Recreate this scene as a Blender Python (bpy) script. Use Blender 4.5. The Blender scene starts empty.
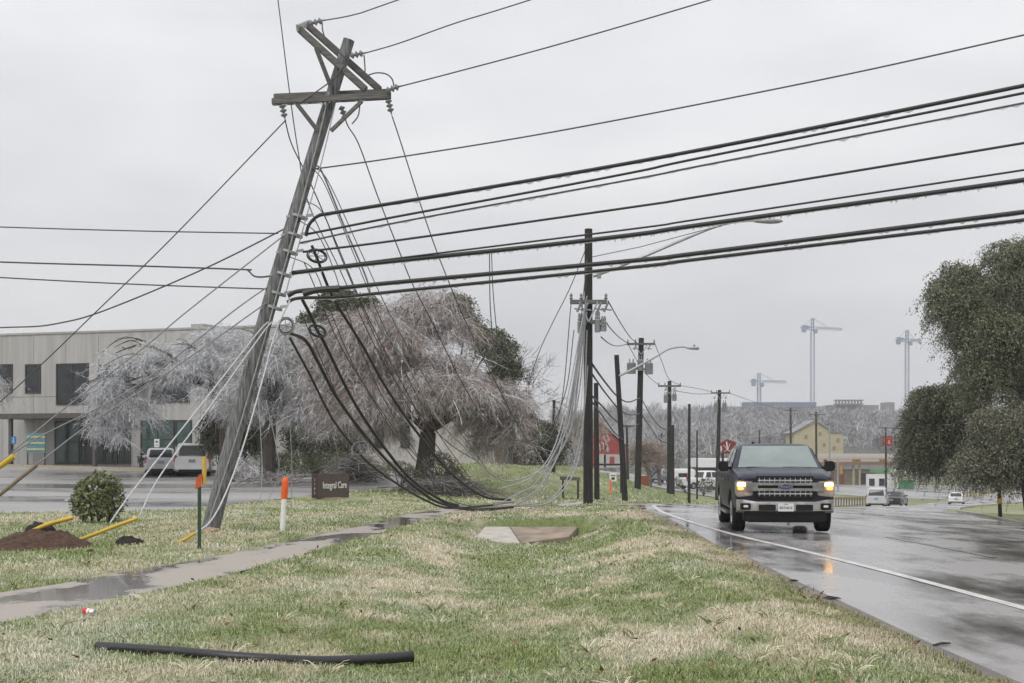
import bpy, bmesh, math, random
import numpy as np
from mathutils import Vector, Matrix, Euler
rng = np.random.default_rng(7); random.seed(7)
sc = bpy.context.scene
col = sc.collection
R = math.radians
F = 1422.0; EYE = 1.6; YH = 451.0
# ---------------------------------------------------------------- camera, sky, sun, exposure
cam = bpy.data.cameras.new("camera"); cam.lens = 50; cam.sensor_width = 36
cam.shift_y = (YH-341.5)/1024; cam.clip_start = .1; cam.clip_end = 6000
co = bpy.data.objects.new("camera", cam); col.objects.link(co)
co.location = (0, 0, EYE); co.rotation_euler = (R(90), 0, 0); sc.camera = co
sc.view_settings.view_transform = 'Standard'; sc.view_settings.look = 'None'
sc.view_settings.exposure = 0.25; sc.view_settings.gamma = 1; sc.view_settings.use_curve_mapping = False
SUN_EL, SUN_AZ = 50, 215
w = bpy.data.worlds.new("World"); sc.world = w; w.use_nodes = True
nt = w.node_tree; N = nt.nodes; L = nt.links
bg = N['Background']; bg.inputs['Strength'].default_value = .1
sky = N.new('ShaderNodeTexSky'); sky.sky_type = 'NISHITA'; sky.sun_disc = False
sky.sun_elevation = R(SUN_EL); sky.sun_rotation = R(SUN_AZ)
sky.air_density = 1.5; sky.dust_density = 6
hs = N.new('ShaderNodeHueSaturation'); hs.inputs['Saturation'].default_value = .25
L.new(sky.outputs[0], hs.inputs['Color'])
tc = N.new('ShaderNodeTexCoord'); mp = N.new('ShaderNodeMapping'); mp.inputs['Scale'].default_value = (1.5, 1.5, 5)
nz = N.new('ShaderNodeTexNoise'); nz.inputs['Scale'].default_value = 1.7; nz.inputs['Detail'].default_value = 6; nz.inputs['Roughness'].default_value = .5
L.new(tc.outputs['Generated'], mp.inputs[0]); L.new(mp.outputs[0], nz.inputs[0])
cr = N.new('ShaderNodeValToRGB'); e = cr.color_ramp.elements
e[0].position = .3; e[0].color = (.535, .545, .575, 1); e[1].position = .72; e[1].color = (.77, .77, .78, 1)
L.new(nz.outputs[0], cr.inputs[0])
sx = N.new('ShaderNodeSeparateXYZ'); L.new(tc.outputs['Generated'], sx.inputs[0])
mr = N.new('ShaderNodeMapRange'); mr.inputs[1].default_value = 0.02; mr.inputs[2].default_value = .9; mr.inputs[3].default_value = 9.6; mr.inputs[4].default_value = 17.0
L.new(sx.outputs[2], mr.inputs[0])
vm = N.new('ShaderNodeVectorMath'); vm.operation = 'SCALE'; L.new(cr.outputs[0], vm.inputs[0]); L.new(mr.outputs[0], vm.inputs['Scale'])
mx = N.new('ShaderNodeMix'); mx.data_type = 'RGBA'; mx.inputs[0].default_value = .93
L.new(hs.outputs[0], mx.inputs[6]); L.new(vm.outputs[0], mx.inputs[7]); L.new(mx.outputs[2], bg.inputs[0])
sd = bpy.data.lights.new("sun", 'SUN'); sd.energy = 1.0; sd.angle = R(25); sd.color = (1, .97, .93)
so = bpy.data.objects.new("sun", sd); col.objects.link(so); so.location = (0, -30, 60)
so.rotation_euler = (R(90-SUN_EL), 0, R(180-SUN_AZ))
# ---------------------------------------------------------------- helpers
def P(px, py, D): return np.array([(px-512)/F*D, D, EYE-(py-YH)/F*D])
def hash2(ix, iy, s):
    v = np.sin(ix*127.1+iy*311.7+s*74.7)*43758.5453
    return v-np.floor(v)
def vnoise(x, y, s=0):
    x = np.asarray(x, float); y = np.asarray(y, float)
    ix = np.floor(x); iy = np.floor(y); fx = x-ix; fy = y-iy
    fx = fx*fx*(3-2*fx); fy = fy*fy*(3-2*fy)
    a = hash2(ix, iy, s); b = hash2(ix+1, iy, s); c = hash2(ix, iy+1, s); d = hash2(ix+1, iy+1, s)
    return (a*(1-fx)+b*fx)*(1-fy)+(c*(1-fx)+d*fx)*fy
def fbm(x, y, s=0, o=4):
    t = 0; a = .5
    for i in range(o): t = t+a*vnoise(x*2**i, y*2**i, s+i*13); a *= .5
    return t/(1-.5**o)
def sstep(a, b, x):
    t = np.clip((x-a)/(b-a), 0, 1); return t*t*(3-2*t)
# ---- materials
MATS = {}
def mat(name, c, rough=.6, metal=0., nscale=8., namt=.15, bump=0., stretch=(1, 1, 1), emit=None, estr=0, spec=.5, coat=0., attr=False, coords='Object', c2=None, alpha=None):
    if name in MATS: return MATS[name]
    m = bpy.data.materials.new(name); m.use_nodes = True; t = m.node_tree; n = t.nodes; l = t.links
    b = n['Principled BSDF']; b.inputs['Roughness'].default_value = rough; b.inputs['Metallic'].default_value = metal
    b.inputs['Specular IOR Level'].default_value = spec; b.inputs['Coat Weight'].default_value = coat
    tcn = n.new('ShaderNodeTexCoord'); mpn = n.new('ShaderNodeMapping'); mpn.inputs['Scale'].default_value = stretch
    l.new(tcn.outputs[coords], mpn.inputs[0])
    no = n.new('ShaderNodeTexNoise'); no.inputs['Scale'].default_value = nscale; no.inputs['Detail'].default_value = 5
    l.new(mpn.outputs[0], no.inputs[0])
    r = n.new('ShaderNodeValToRGB'); r.color_ramp.elements[0].position = .3; r.color_ramp.elements[1].position = .7
    ca = np.array(c[:3])
    lo = np.clip(ca*(1-namt), 0, 1); hi = np.clip(ca*(1+namt), 0, 1) if c2 is None else np.array(c2)
    r.color_ramp.elements[0].color = (*lo, 1); r.color_ramp.elements[1].color = (*hi, 1)
    l.new(no.outputs[0], r.inputs[0])
    if attr:
        at = n.new('ShaderNodeAttribute'); at.attribute_name = 'Col'
        mm = n.new('ShaderNodeMix'); mm.data_type = 'RGBA'; mm.blend_type = 'MULTIPLY'; mm.inputs[0].default_value = 1
        l.new(at.outputs['Color'], mm.inputs[6]); l.new(r.outputs[0], mm.inputs[7]); l.new(mm.outputs[2], b.inputs['Base Color'])
    else: l.new(r.outputs[0], b.inputs['Base Color'])
    if bump:
        bn = n.new('ShaderNodeBump'); bn.inputs['Strength'].default_value = bump; bn.inputs['Distance'].default_value = .02
        l.new(no.outputs[0], bn.inputs['Height']); l.new(bn.outputs[0], b.inputs['Normal'])
    if emit: b.inputs['Emission Color'].default_value = (*emit, 1); b.inputs['Emission Strength'].default_value = estr
    MATS[name] = m; return m
def loc_of(o):
    v = Vector((0, 0, 0))
    while o is not None: v = v+o.location; o = o.parent
    return v
def tag(o, label=None, cat=None, group=None, kind=None):
    if label: o['label'] = label
    if cat: o['category'] = cat
    if group: o['group'] = group
    if kind: o['kind'] = kind
    return o
def thing(name, label, cat, loc=(0, 0, 0), rz=0, group=None):
    o = bpy.data.objects.new(name, None); col.objects.link(o); o.location = loc; o.rotation_euler = (0, 0, rz)
    o.empty_display_size = .2
    return tag(o, label, cat, group)
def link_mesh(name, me, m, parent, world, smooth, sharp):
    me.materials.append(m); o = bpy.data.objects.new(name, me); col.objects.link(o)
    if parent is not None:
        o.parent = parent
        if world: me.transform(Matrix.Translation(-loc_of(parent)))
    elif world and len(me.vertices):
        a = np.empty(len(me.vertices)*3, np.float32); me.vertices.foreach_get('co', a); a = a.reshape(-1, 3)
        c = Vector(((a[:, 0].min()+a[:, 0].max())/2, (a[:, 1].min()+a[:, 1].max())/2, float(a[:, 2].min())))
        me.transform(Matrix.Translation(-c)); o.location = c
    if smooth:
        me.polygons.foreach_set('use_smooth', np.ones(len(me.polygons), bool))
        if sharp: me.set_sharp_from_angle(angle=R(sharp))
    me.update(); return o
class MB:
    def __init__(s): s.v = []; s.f = []
    def add(s, vs, fs):
        k = len(s.v); s.v.extend([tuple(map(float, v)) for v in vs]); s.f.extend([tuple(k+i for i in f) for f in fs]); return s
    def box(s, c, d, M=None):
        x, y, z = d[0]/2, d[1]/2, d[2]/2
        vs = [Vector((i, j, k)) for i in (-x, x) for j in (-y, y) for k in (-z, z)]
        if M is not None: vs = [M @ v for v in vs]
        vs = [v+Vector(c) for v in vs]
        return s.add(vs, [(0, 1, 3, 2), (4, 6, 7, 5), (0, 4, 5, 1), (2, 3, 7, 6), (0, 2, 6, 4), (1, 5, 7, 3)])
    def bar(s, p0, p1, w_, h_, up=(0, 0, 1)):
        p0 = Vector(p0); p1 = Vector(p1); t = (p1-p0).normalized(); u = Vector(up)
        if abs(t.dot(u)) > .95: u = Vector((0, 1, 0))
        a = t.cross(u).normalized(); b = a.cross(t).normalized()
        vs = [p+a*i*w_/2+b*j*h_/2 for p in (p0, p1) for i, j in ((-1, -1), (1, -1), (1, 1), (-1, 1))]
        return s.add(vs, [(3, 2, 1, 0), (4, 5, 6, 7), (0, 1, 5, 4), (1, 2, 6, 5), (2, 3, 7, 6), (3, 0, 4, 7)])
    def tube(s, pts, r, n=6, cap=True):
        pts = [Vector(p) for p in pts]; k0 = len(s.v); m = len(pts)
        rs = r if hasattr(r, '__len__') else [r]*m
        u = None; rings = []
        for i, p in enumerate(pts):
            t = (pts[min(i+1, m-1)]-pts[max(i-1, 0)])
            if t.length < 1e-9: t = Vector((0, 0, 1))
            t.normalize()
            if u is None: u = t.orthogonal().normalized()
            u = (u-t*u.dot(t)); u = u.normalized() if u.length > 1e-6 else t.orthogonal().normalized()
            vv = t.cross(u)
            for j in range(n):
                a = 2*math.pi*j/n; s.v.append(tuple(p+(u*math.cos(a)+vv*math.sin(a))*rs[i]))
        for i in range(m-1):
            for j in range(n):
                a = k0+i*n+j; b = k0+i*n+(j+1) % n; s.f.append((a, b, b+n, a+n))
        if cap:
            s.f.append(tuple(k0+j for j in range(n))[::-1]); s.f.append(tuple(k0+(m-1)*n+j for j in range(n)))
        return s
    def lathe(s, prof, c=(0, 0, 0), M=None, n=16):
        k0 = len(s.v); c = Vector(c)
        for (r, z) in prof:
            for j in range(n):
                a = 2*math.pi*j/n; v = Vector((r*math.cos(a), r*math.sin(a), z))
                if M is not None: v = M @ v
                s.v.append(tuple(v+c))
        for i in range(len(prof)-1):
            for j in range(n):
                a = k0+i*n+j; b = k0+i*n+(j+1) % n; s.f.append((a, b, b+n, a+n))
        s.f.append(tuple(k0+j for j in range(n))[::-1]); s.f.append(tuple(k0+(len(prof)-1)*n+j for j in range(n)))
        return s
    def prism(s, poly, p0, ax, ay, az, h):
        p0, ax, ay, az = map(Vector, (p0, ax, ay, az)); n = len(poly)
        vs = [p0+ax*x+ay*y for x, y in poly]+[p0+ax*x+ay*y+az*h for x, y in poly]
        return s.add(vs, [tuple(range(n))[::-1], tuple(range(n, 2*n))]+[(i, (i+1) % n, n+(i+1) % n, n+i) for i in range(n)])
    def loft(s, rings, cap=True):
        n = len(rings[0]); k0 = len(s.v)
        for r in rings: s.v.extend([tuple(map(float, p)) for p in r])
        for i in range(len(rings)-1):
            for j in range(n):
                a = k0+i*n+j; b = k0+i*n+(j+1) % n; s.f.append((a, b, b+n, a+n))
        if cap: s.f.append(tuple(k0+j for j in range(n))[::-1]); s.f.append(tuple(k0+(len(rings)-1)*n+j for j in range(n)))
        return s
    def build(s, name, m, parent=None, world=True, smooth=False, sharp=40, bevel=0, fix=True):
        me = bpy.data.meshes.new(name); me.from_pydata(s.v, [], s.f)
        if fix or bevel:
            bm = bmesh.new(); bm.from_mesh(me)
            bmesh.ops.recalc_face_normals(bm, faces=bm.faces)
            if bevel: bmesh.ops.bevel(bm, geom=[e for e in bm.edges if e.is_manifold and e.calc_face_angle(0) > .5], offset=bevel, segments=2, affect='EDGES', clamp_overlap=True)
            bm.to_mesh(me); bm.free()
        return link_mesh(name, me, m, parent, world, smooth, sharp)
class AR:
    """big numpy mesh: ribbons and leaves with a colour per vertex"""
    def __init__(s): s.v = []; s.q = []; s.t = []; s.c = []; s.n = 0
    def ribbons(s, Pt, wd, cl):
        n, k, _ = Pt.shape
        T = np.gradient(Pt, axis=1); rd = rng.normal(size=(n, 1, 3)); S = np.cross(T, rd); S /= np.linalg.norm(S, axis=2, keepdims=True)+1e-9
        if np.ndim(wd) == 1: wd = wd[:, None]*np.linspace(1, .45, k)[None]
        A = Pt-S*wd[..., None]/2; B = Pt+S*wd[..., None]/2
        V = np.stack([A, B], 2).reshape(n, 2*k, 3)
        i = np.arange(k-1)*2; qb = np.stack([i, i+1, i+3, i+2], 1)
        Q = (qb[None]+(np.arange(n)*2*k)[:, None, None]).reshape(-1, 4)+s.n
        s.v.append(V.reshape(-1, 3)); s.q.append(Q); s.c.append(np.repeat(cl, 2*k, 0)); s.n += n*2*k
    def leaves(s, C, ln, wd, cl, down=.3):
        n = len(C); d = rng.normal(size=(n, 3)); d[:, 2] -= down; d /= np.linalg.norm(d, axis=1, keepdims=True)
        r = rng.normal(size=(n, 3)); S = np.cross(d, r); S /= np.linalg.norm(S, axis=1, keepdims=True)+1e-9
        ln = np.broadcast_to(ln, n)[:, None]; wd = np.broadcast_to(wd, n)[:, None]
        V = np.stack([C, C+d*ln*.5+S*wd*.5, C+d*ln, C+d*ln*.5-S*wd*.5], 1)
        Q = np.arange(4*n).reshape(n, 4)+s.n
        s.v.append(V.reshape(-1, 3)); s.q.append(Q); s.c.append(np.repeat(cl, 4, 0)); s.n += 4*n
    def tris(s, V, cl):
        n = len(V); s.v.append(V.reshape(-1, 3)); s.t.append(np.arange(3*n).reshape(n, 3)+s.n); s.c.append(np.repeat(cl, 3, 0)); s.n += 3*n
    def build(s, name, m, parent=None):
        V = np.concatenate(s.v).astype(np.float32); C = np.concatenate(s.c)
        Q = np.concatenate(s.q) if s.q else np.zeros((0, 4), int); T = np.concatenate(s.t) if s.t else np.zeros((0, 3), int)
        me = bpy.data.meshes.new(name); me.vertices.add(len(V)); me.vertices.foreach_set('co', V.ravel())
        nl = Q.size+T.size; me.loops.add(nl); me.loops.foreach_set('vertex_index', np.concatenate([Q.ravel(), T.ravel()]).astype(np.int32))
        me.polygons.add(len(Q)+len(T))
        me.polygons.foreach_set('loop_start', np.concatenate([np.arange(len(Q))*4, Q.size+np.arange(len(T))*3]).astype(np.int32))
        me.update(calc_edges=True)
        a = me.color_attributes.new('Col', 'FLOAT_COLOR', 'POINT')
        a.data.foreach_set('color', np.concatenate([np.clip(C, 0, 1), np.ones((len(C), 1))], 1).astype(np.float32).ravel())
        return link_mesh(name, me, m, parent, True, False, 0)
def copy_tree(o, parent=None):
    c = o.copy(); col.objects.link(c)
    if parent is not None: c.parent = parent
    for ch in list(o.children): copy_tree(ch, c)
    return c
def text_part(body, name, size, m, parent, M, depth=.004, world=False, sx=1, label=None):
    cu = bpy.data.curves.new(name, 'FONT'); cu.body = body; cu.size = size; cu.extrude = depth; cu.align_x = 'CENTER'; cu.align_y = 'CENTER'; cu.offset = size*.012
    ob = bpy.data.objects.new('tmp', cu); col.objects.link(ob)
    dg = bpy.context.evaluated_depsgraph_get(); me = bpy.data.meshes.new_from_object(ob.evaluated_get(dg))
    bpy.data.objects.remove(ob); me.materials.clear(); me.transform(M @ Matrix.Diagonal((sx, 1, 1, 1)))
    return link_mesh(name, me, m, parent, world, False, 0)
def spline(pts, n=10):
    p = [np.array(q, float) for q in pts]
    if len(p) == 2: return [p[0]*(1-t)+p[1]*t for t in np.linspace(0, 1, n)]
    p = [2*p[0]-p[1]]+p+[2*p[-1]-p[-2]]; out = []
    for i in range(1, len(p)-2):
        a, b, c, d = p[i-1:i+3]
        for t in np.arange(n)/n:
            out.append(.5*(2*b+(c-a)*t+(2*a-5*b+4*c-d)*t*t+(3*b-a-3*c+d)*t**3))
    out.append(p[-2]); return out
# ---------------------------------------------------------------- terrain
LE = np.array([(3.45, -10), (3.45, 5), (3.35, 12), (3.35, 16), (3.5, 28), (3.65, 38), (3.9, 44), (4.5, 50), (5.6, 56), (7.4, 62), (10, 70), (14, 85), (19, 102), (24, 117), (38, 150), (56, 185), (80, 230), (112, 285), (150, 350)])
RE = np.array([(19.5, -10), (19.5, 5), (19.5, 12), (19.5, 16), (19.6, 28), (19.7, 38), (19.9, 46), (20.5, 52), (21.4, 60), (22.6, 68), (24.4, 78), (28.5, 88), (36, 98), (44, 108), (60, 132), (80, 165), (104, 208), (136, 262), (174, 326)])
ZY = np.array([(-20, 0), (36, 0), (45, -.12), (55, -.42), (70, -1.05), (85, -1.75), (100, -2.5), (125, -3.5), (171, -4.9), (230, -5.1), (270, -4.6), (330, -2.3), (380, .2), (500, 6), (700, 16), (900, 19), (1400, 18)])
def xle(y): return np.interp(y, LE[:, 1], LE[:, 0])
def xre(y): return np.interp(y, RE[:, 1], RE[:, 0])
def gz(x, y):
    x = np.asarray(x, float); y = np.asarray(y, float)
    zr = np.interp(y, ZY[:, 0], ZY[:, 1])+np.interp(y, [20, 38, 52, 60, 78, 98, 115, 170], [0, -.55, -.9, -.95, -.42, .42, .25, 0])*np.clip((x-xle(y))/16, 0, 1.25)
    d = xle(y)-x
    pl = np.interp(y, [38, 75, 84], [0, .20, .75])+.8*np.exp(-((x+1.5)/7)**2-((y-71)/9)**2)
    pl = np.where(y > 95, pl*np.clip((260-y)/90, 0, 1)+np.interp(y, ZY[:, 0], ZY[:, 1])*(1-np.clip((260-y)/90, 0, 1)), pl)
    t = sstep(.5, 11.5+np.clip(y-85, 0, 90)*.53, d)
    z = np.where(d > 0, zr*(1-t)+pl*t, zr)
    ax = -.5+(y-11)/19; dep = np.interp(y, [2, 10, 18, 29.5, 31.9, 32.3], [.08, .11, .18, .40, .34, 0])
    dep = np.where((y > 32.3) | (y < -5), 0, dep)
    z = z-dep*np.exp(-(np.abs(x-ax)/np.interp(y, [20, 29], [1.2, 1.55]))**np.interp(y, [20, 29], [2, 3.5]))
    z = z+np.where((y < 45), .09*np.exp(-((x-2.3)/.55)**2), 0)
    return z+np.where((x > xre(y)+.05) & (y < 115), .1, 0)
def gpt(x, y, dz=0): return np.array([x, y, float(gz(x, y))+dz])
def ground_at(px, D, dz=0): return gpt((px-512)/F*D, D, dz)
SWL = [(-6.6, 9.5), (-4.7, 13.1), (-4.2, 15), (-3.5, 19.1), (-3.0, 23.5), (-2.3, 29.5), (-1.5, 36.5), (-.4, 40.2), (1.2, 41.6), (2.2, 42.0)]
SWR = [(-8, 12), (-5.75, 15.8), (-5.1, 18.4), (-4.5, 21), (-3.95, 24.6), (-3.05, 31.2), (-2.3, 38.0), (-1.0, 42.6), (.8, 44.9), (2.2, 45.6)]
LOT = [(-40, 33), (-14, 35.5), (-9, 37.8), (-7.6, 44), (-6.6, 50), (-5.2, 54), (-2.6, 57.5), (-3.4, 63), (-4, 68), (-5, 82.0), (-40, 92)]
CULP = [(-.72, 30.2), (1.15, 30.3), (1.4, 31.8), (-.5, 31.8)]
def in_poly(x, y, poly):
    x = np.asarray(x, float); y = np.asarray(y, float); r = np.zeros(x.shape, bool); n = len(poly)
    for i in range(n):
        (x0, y0), (x1, y1) = poly[i], poly[(i+1) % n]
        c = ((y0 > y) != (y1 > y)); 
        with np.errstate(divide='ignore', invalid='ignore'): xi = (x1-x0)*(y-y0)/(y1-y0 if y1 != y0 else 1e-9)+x0
        r ^= c & (x < xi)
    return r
SWPOLY = [tuple(p) for p in spline(SWL, 6)]+[tuple(p) for p in spline(SWR, 6)][::-1]
SWG = [(p[0]+.03, p[1]-.02) for p in spline(SWL, 6)]+[(p[0]-.03, p[1]+.02) for p in spline(SWR, 6)][::-1]
def grass_cols(x, y):
    """mix of green turf, straw and frosted blades: patches of the turf itself"""
    a = fbm(x*.8+3, y*.42, 5); b = fbm(x*2.6, y*1.5, 9); c = fbm(x*.25, y*.12+7, 21)
    ax = -.5+(y-11)/19
    g = 1.0*np.exp(-((x-ax)/.9)**2)*(y < 33)*(.4+.9*c)
    m = np.clip((a-.5)*4.2+(b-.5)*2.6+.36-g, 0, 1)      # 0 green .. 1 straw
    m = np.where(x < xle(y)-5.0, m*.62, m); m = np.where(y > 48, m*.6, m)
    edge = np.clip(1-(xle(y)-x)/.9, 0, 1)*(y < 60)
    return m, np.clip(edge, 0, 1)
def turf(m, e, fr):
    g = np.array([.17, .23, .04]); s_ = np.array([.60, .52, .37]); br = np.array([.19, .13, .05]); f = np.array([.70, .70, .60])
    c = g*(1-m)[:, None]+s_*m[:, None]
    c = c*(1-.5*e)[:, None]+br*(.5*e)[:, None]
    return c*(1-fr)[:, None]+f*fr[:, None]
m_turf = mat('turf', (1, 1, 1), .9, nscale=22, namt=.35, bump=.6, attr=True, coords='Object')
def grow(a, b, d0, k):
    out = [a]; d = d0
    while out[-1] < b: out.append(out[-1]+d); d *= k
    return out
ys = list(np.arange(-12, 8, 1.))+list(np.arange(8, 36, .25))+list(np.arange(36, 100, .8))+grow(100, 1390, 2.5, 1.06)
xsn = grow(7, 800, .6, 1.09)
xs = [-v for v in xsn[::-1]]+list(np.arange(-6.8, 6.9, .2))+xsn
X, Y = np.meshgrid(xs, ys); Z = gz(X, Y)
# sideways shear keeps the fine columns beside the road where it bends
ins = (X > xle(Y)) & (X < xre(Y)) & (Y < 349)
Z = Z+np.where(ins, -.12, np.where(Y < 60, .035, 0))+np.where(ins, 0, (fbm(X*1.2, Y*1.2, 3)-.5)*.06*(Y < 60)+(fbm(X*.02, Y*.02, 8)-.5)*8*np.clip((Y-330)/200, 0, 1))
sub = in_poly(X, Y, SWPOLY) | in_poly(X, Y, LOT); Z = Z-np.where(sub, .05, 0)-np.where(in_poly(X, Y, CULP), .14, 0)
ny, nx = X.shape
ter = AR(); ter.v.append(np.stack([X, Y, Z], 2).reshape(-1, 3)); idx = np.arange(ny*nx).reshape(ny, nx)
ter.q.append(np.stack([idx[:-1, :-1], idx[:-1, 1:], idx[1:, 1:], idx[1:, :-1]], 2).reshape(-1, 4)); ter.n = ny*nx
xf, yf = X.ravel(), Y.ravel(); gm, ge = grass_cols(xf, yf)
tcol = turf(gm, ge, np.full(len(xf), .08))*.8
dirt = np.exp(-((yf-66)/5)**2-((xf+1.5)/4)**2)*np.clip((fbm(xf*.6, yf*.6, 33)-.45)*4, 0, 1)*.6
tcol = tcol*(1-dirt[:, None])+np.array([.14, .09, .05])*dirt[:, None]
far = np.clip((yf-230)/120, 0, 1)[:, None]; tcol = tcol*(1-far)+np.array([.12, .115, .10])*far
ter.c.append(tcol)
tag(ter.build('ground', m_turf), kind='structure')
for p in sc.objects['ground'].data.polygons: p.use_smooth = True
def sheet(name, A, B, m, off, nu=6, ns=8, kind='structure', lift=None):
    A = spline(A, ns); B = spline(B, ns); mb = MB(); us = np.linspace(0, 1, nu)
    for a, b in zip(A, B):
        for u in us:
            x, y = a[0]*(1-u)+b[0]*u, a[1]*(1-u)+b[1]*u
            mb.v.append((x, y, float(gz(x, y))+off))
    k = len(A)
    mb.f = [(i*nu+j, i*nu+j+1, (i+1)*nu+j+1, (i+1)*nu+j) for i in range(k-1) for j in range(nu-1)]
    o = mb.build(name, m, smooth=True, sharp=0); 
    return tag(o, kind=kind)
# ---- wet surfaces
def wet_mat(name, dry, wet, puddle_scale, stretch, thr=(.42, .58), r_wet=.1, r_dry=.55, bump=.15, angle=0, grain=160):
    m = bpy.data.materials.new(name); m.use_nodes = True; t = m.node_tree; n = t.nodes; l = t.links; b = n['Principled BSDF']
    tcn = n.new('ShaderNodeTexCoord'); mpn = n.new('ShaderNodeMapping'); mpn.inputs['Scale'].default_value = stretch; mpn.inputs['Rotation'].default_value = (0, 0, angle)
    l.new(tcn.outputs['Object'], mpn.inputs[0])
    no = n.new('ShaderNodeTexNoise'); no.inputs['Scale'].default_value = puddle_scale; no.inputs['Detail'].default_value = 7; no.inputs['Roughness'].default_value = .62
    l.new(mpn.outputs[0], no.inputs[0])
    r = n.new('ShaderNodeMapRange'); r.inputs[1].default_value = thr[0]; r.inputs[2].default_value = thr[1]; l.new(no.outputs[0], r.inputs[0])
    g = n.new('ShaderNodeTexNoise'); g.inputs['Scale'].default_value = grain; g.inputs['Detail'].default_value = 3; l.new(tcn.outputs['Object'], g.inputs[0])
    def mixc(a, c, f):
        q = n.new('ShaderNodeMix'); q.data_type = 'RGBA'
        q.inputs[6].default_value = (*a, 1); q.inputs[7].default_value = (*c, 1); l.new(f, q.inputs[0]); return q
    c = mixc(dry, wet, r.outputs[0]); gr = mixc((.75,)*3, (1.25,)*3, g.outputs[0])
    mu = n.new('ShaderNodeMix'); mu.data_type = 'RGBA'; mu.blend_type = 'MULTIPLY'; mu.inputs[0].default_value = 1
    l.new(c.outputs[2], mu.inputs[6]); l.new(gr.outputs[2], mu.inputs[7]); l.new(mu.outputs[2], b.inputs['Base Color'])
    rr = n.new('ShaderNodeMapRange'); rr.inputs[3].default_value = r_dry; rr.inputs[4].default_value = r_wet; l.new(r.outputs[0], rr.inputs[0]); l.new(rr.outputs[0], b.inputs['Roughness'])
    bn = n.new('ShaderNodeBump'); bn.inputs['Strength'].default_value = bump; bn.inputs['Distance'].default_value = .0008
    mm = n.new('ShaderNodeMath'); mm.operation = 'MULTIPLY'; iv = n.new('ShaderNodeMapRange'); iv.inputs[3].default_value = 1; iv.inputs[4].default_value = .25
    l.new(r.outputs[0], iv.inputs[0]); l.new(g.outputs[0], mm.inputs[0]); l.new(iv.outputs[0], mm.inputs[1]); l.new(mm.outputs[0], bn.inputs['Height']); l.new(bn.outputs[0], b.inputs['Normal'])
    b.inputs['Specular IOR Level'].default_value = .5
    return m
m_road = wet_mat('wet_asphalt', (.30, .29, .285), (.10, .097, .096), .8, (.8, .28, 1), (.43, .62), .06, .30, .10, grain=60)
m_lot = wet_mat('lot_asphalt', (.30, .29, .28), (.15, .145, .14), .12, (.5, 1, 1), (.42, .60), .12, .5, .2)
m_walk = wet_mat('sidewalk_concrete', (.33, .295, .26), (.13, .115, .10), .6, (1, .5, 1), (.45, .50), .06, .75, .25, grain=90)
m_conc = mat('concrete', (.34, .30, .265), .8, nscale=3, namt=.25, bump=.2)
sheet('road', LE, RE, m_road, 0.0, 40, 8)
sheet('sidewalk', SWL, SWR, m_walk, .022, 6, 8)
lotA = [(-40, 33), (-14, 35.5), (-9, 37.8), (-7.6, 44), (-6.6, 50), (-5.2, 54), (-2.6, 57.5)]
lotB = [(-40, 92), (-34, 91), (-28, 90), (-20, 87.5), (-12, 85), (-5, 80), (-3.6, 66)]
sheet('parking_lot', lotA, lotB, m_lot, .03, 30, 8)
# driveway apron joining the road
sheet('driveway', [(1.4, 41.9), (2.6, 42.1), (3.85, 40.6)], [(1.4, 45.2), (2.8, 46.2), (4.45, 48.6)], m_road, .035, 8, 6)
m_line = mat('road_paint', (.52, .51, .49), .4, nscale=6, namt=.25, stretch=(1, .3, 1), bump=.05)
m_worn = mat('worn_road_paint', (.17, .166, .16), .3, nscale=3, namt=.5, stretch=(1, .3, 1))
def strip(name, pts, wd, off=.006):
    pts = [np.array(p, float) for p in spline(pts, 10)]; A = []; B = []
    for i, p in enumerate(pts):
        t = pts[min(i+1, len(pts)-1)]-pts[max(i-1, 0)]; t /= np.linalg.norm(t)+1e-9; nrm = np.array([t[1], -t[0]])
        A.append(p-nrm*wd/2); B.append(p+nrm*wd/2)
    mb = MB()
    for a, b in zip(A, B): mb.v += [(a[0], a[1], float(gz(*a))+off), (b[0], b[1], float(gz(*b))+off)]
    mb.f = [(2*i, 2*i+1, 2*i+3, 2*i+2) for i in range(len(A)-1)]
    return tag(mb.build(name, m_line if wd > .14 else m_worn, smooth=False), kind='structure')
strip('road_edge_line', [(5.7, 6), (5.35, 12), (5.2, 14.5), (5.0, 18.3), (4.66, 23), (4.3, 27), (4.1, 31), (3.98, 36), (4.2, 41), (4.7, 47), (5.7, 53.5), (7.4, 60), (10.6, 70), (14.7, 85), (20, 102)], .141)
for a, b in (((7.2, 27.3), (7.3, 21.5)), ((7.6, 45), (7.3, 39)), ((7.6, 9), (7.45, 13))): strip('lane_dash', [a, b], .13, .007)
for a, b in (((11.2, 12), (11.0, 60)), ((14.7, 60), (14.6, 22))): strip('lane_dash', [a, b], .11, .007)
sheet('forecourt', [(38, 190), (46, 225), (52, 266)], [(58, 192), (72, 225), (92, 258)], m_lot, .05, 12, 6)
sheet('forecourt', [(9, 132), (8, 150), (6, 175)], [(27, 130), (35, 150), (44, 175)], m_lot, .05, 16, 6)
ed = [(float(xle(y)), y) for y in (5, 9, 12, 15, 18, 21, 24, 27, 30, 33, 36, 39)]; rj = random.Random(5)
sheet('road_shoulder', [(x-.15, y) for x, y in ed], [(x+rj.uniform(.02, .15), y) for x, y in ed], wet_mat('shoulder_grit', (.16, .135, .11), (.07, .055, .045), 2.5, (1, .4, 1), (.4, .6), .3, .8, .5, grain=70), .006, 3, 6)
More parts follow.
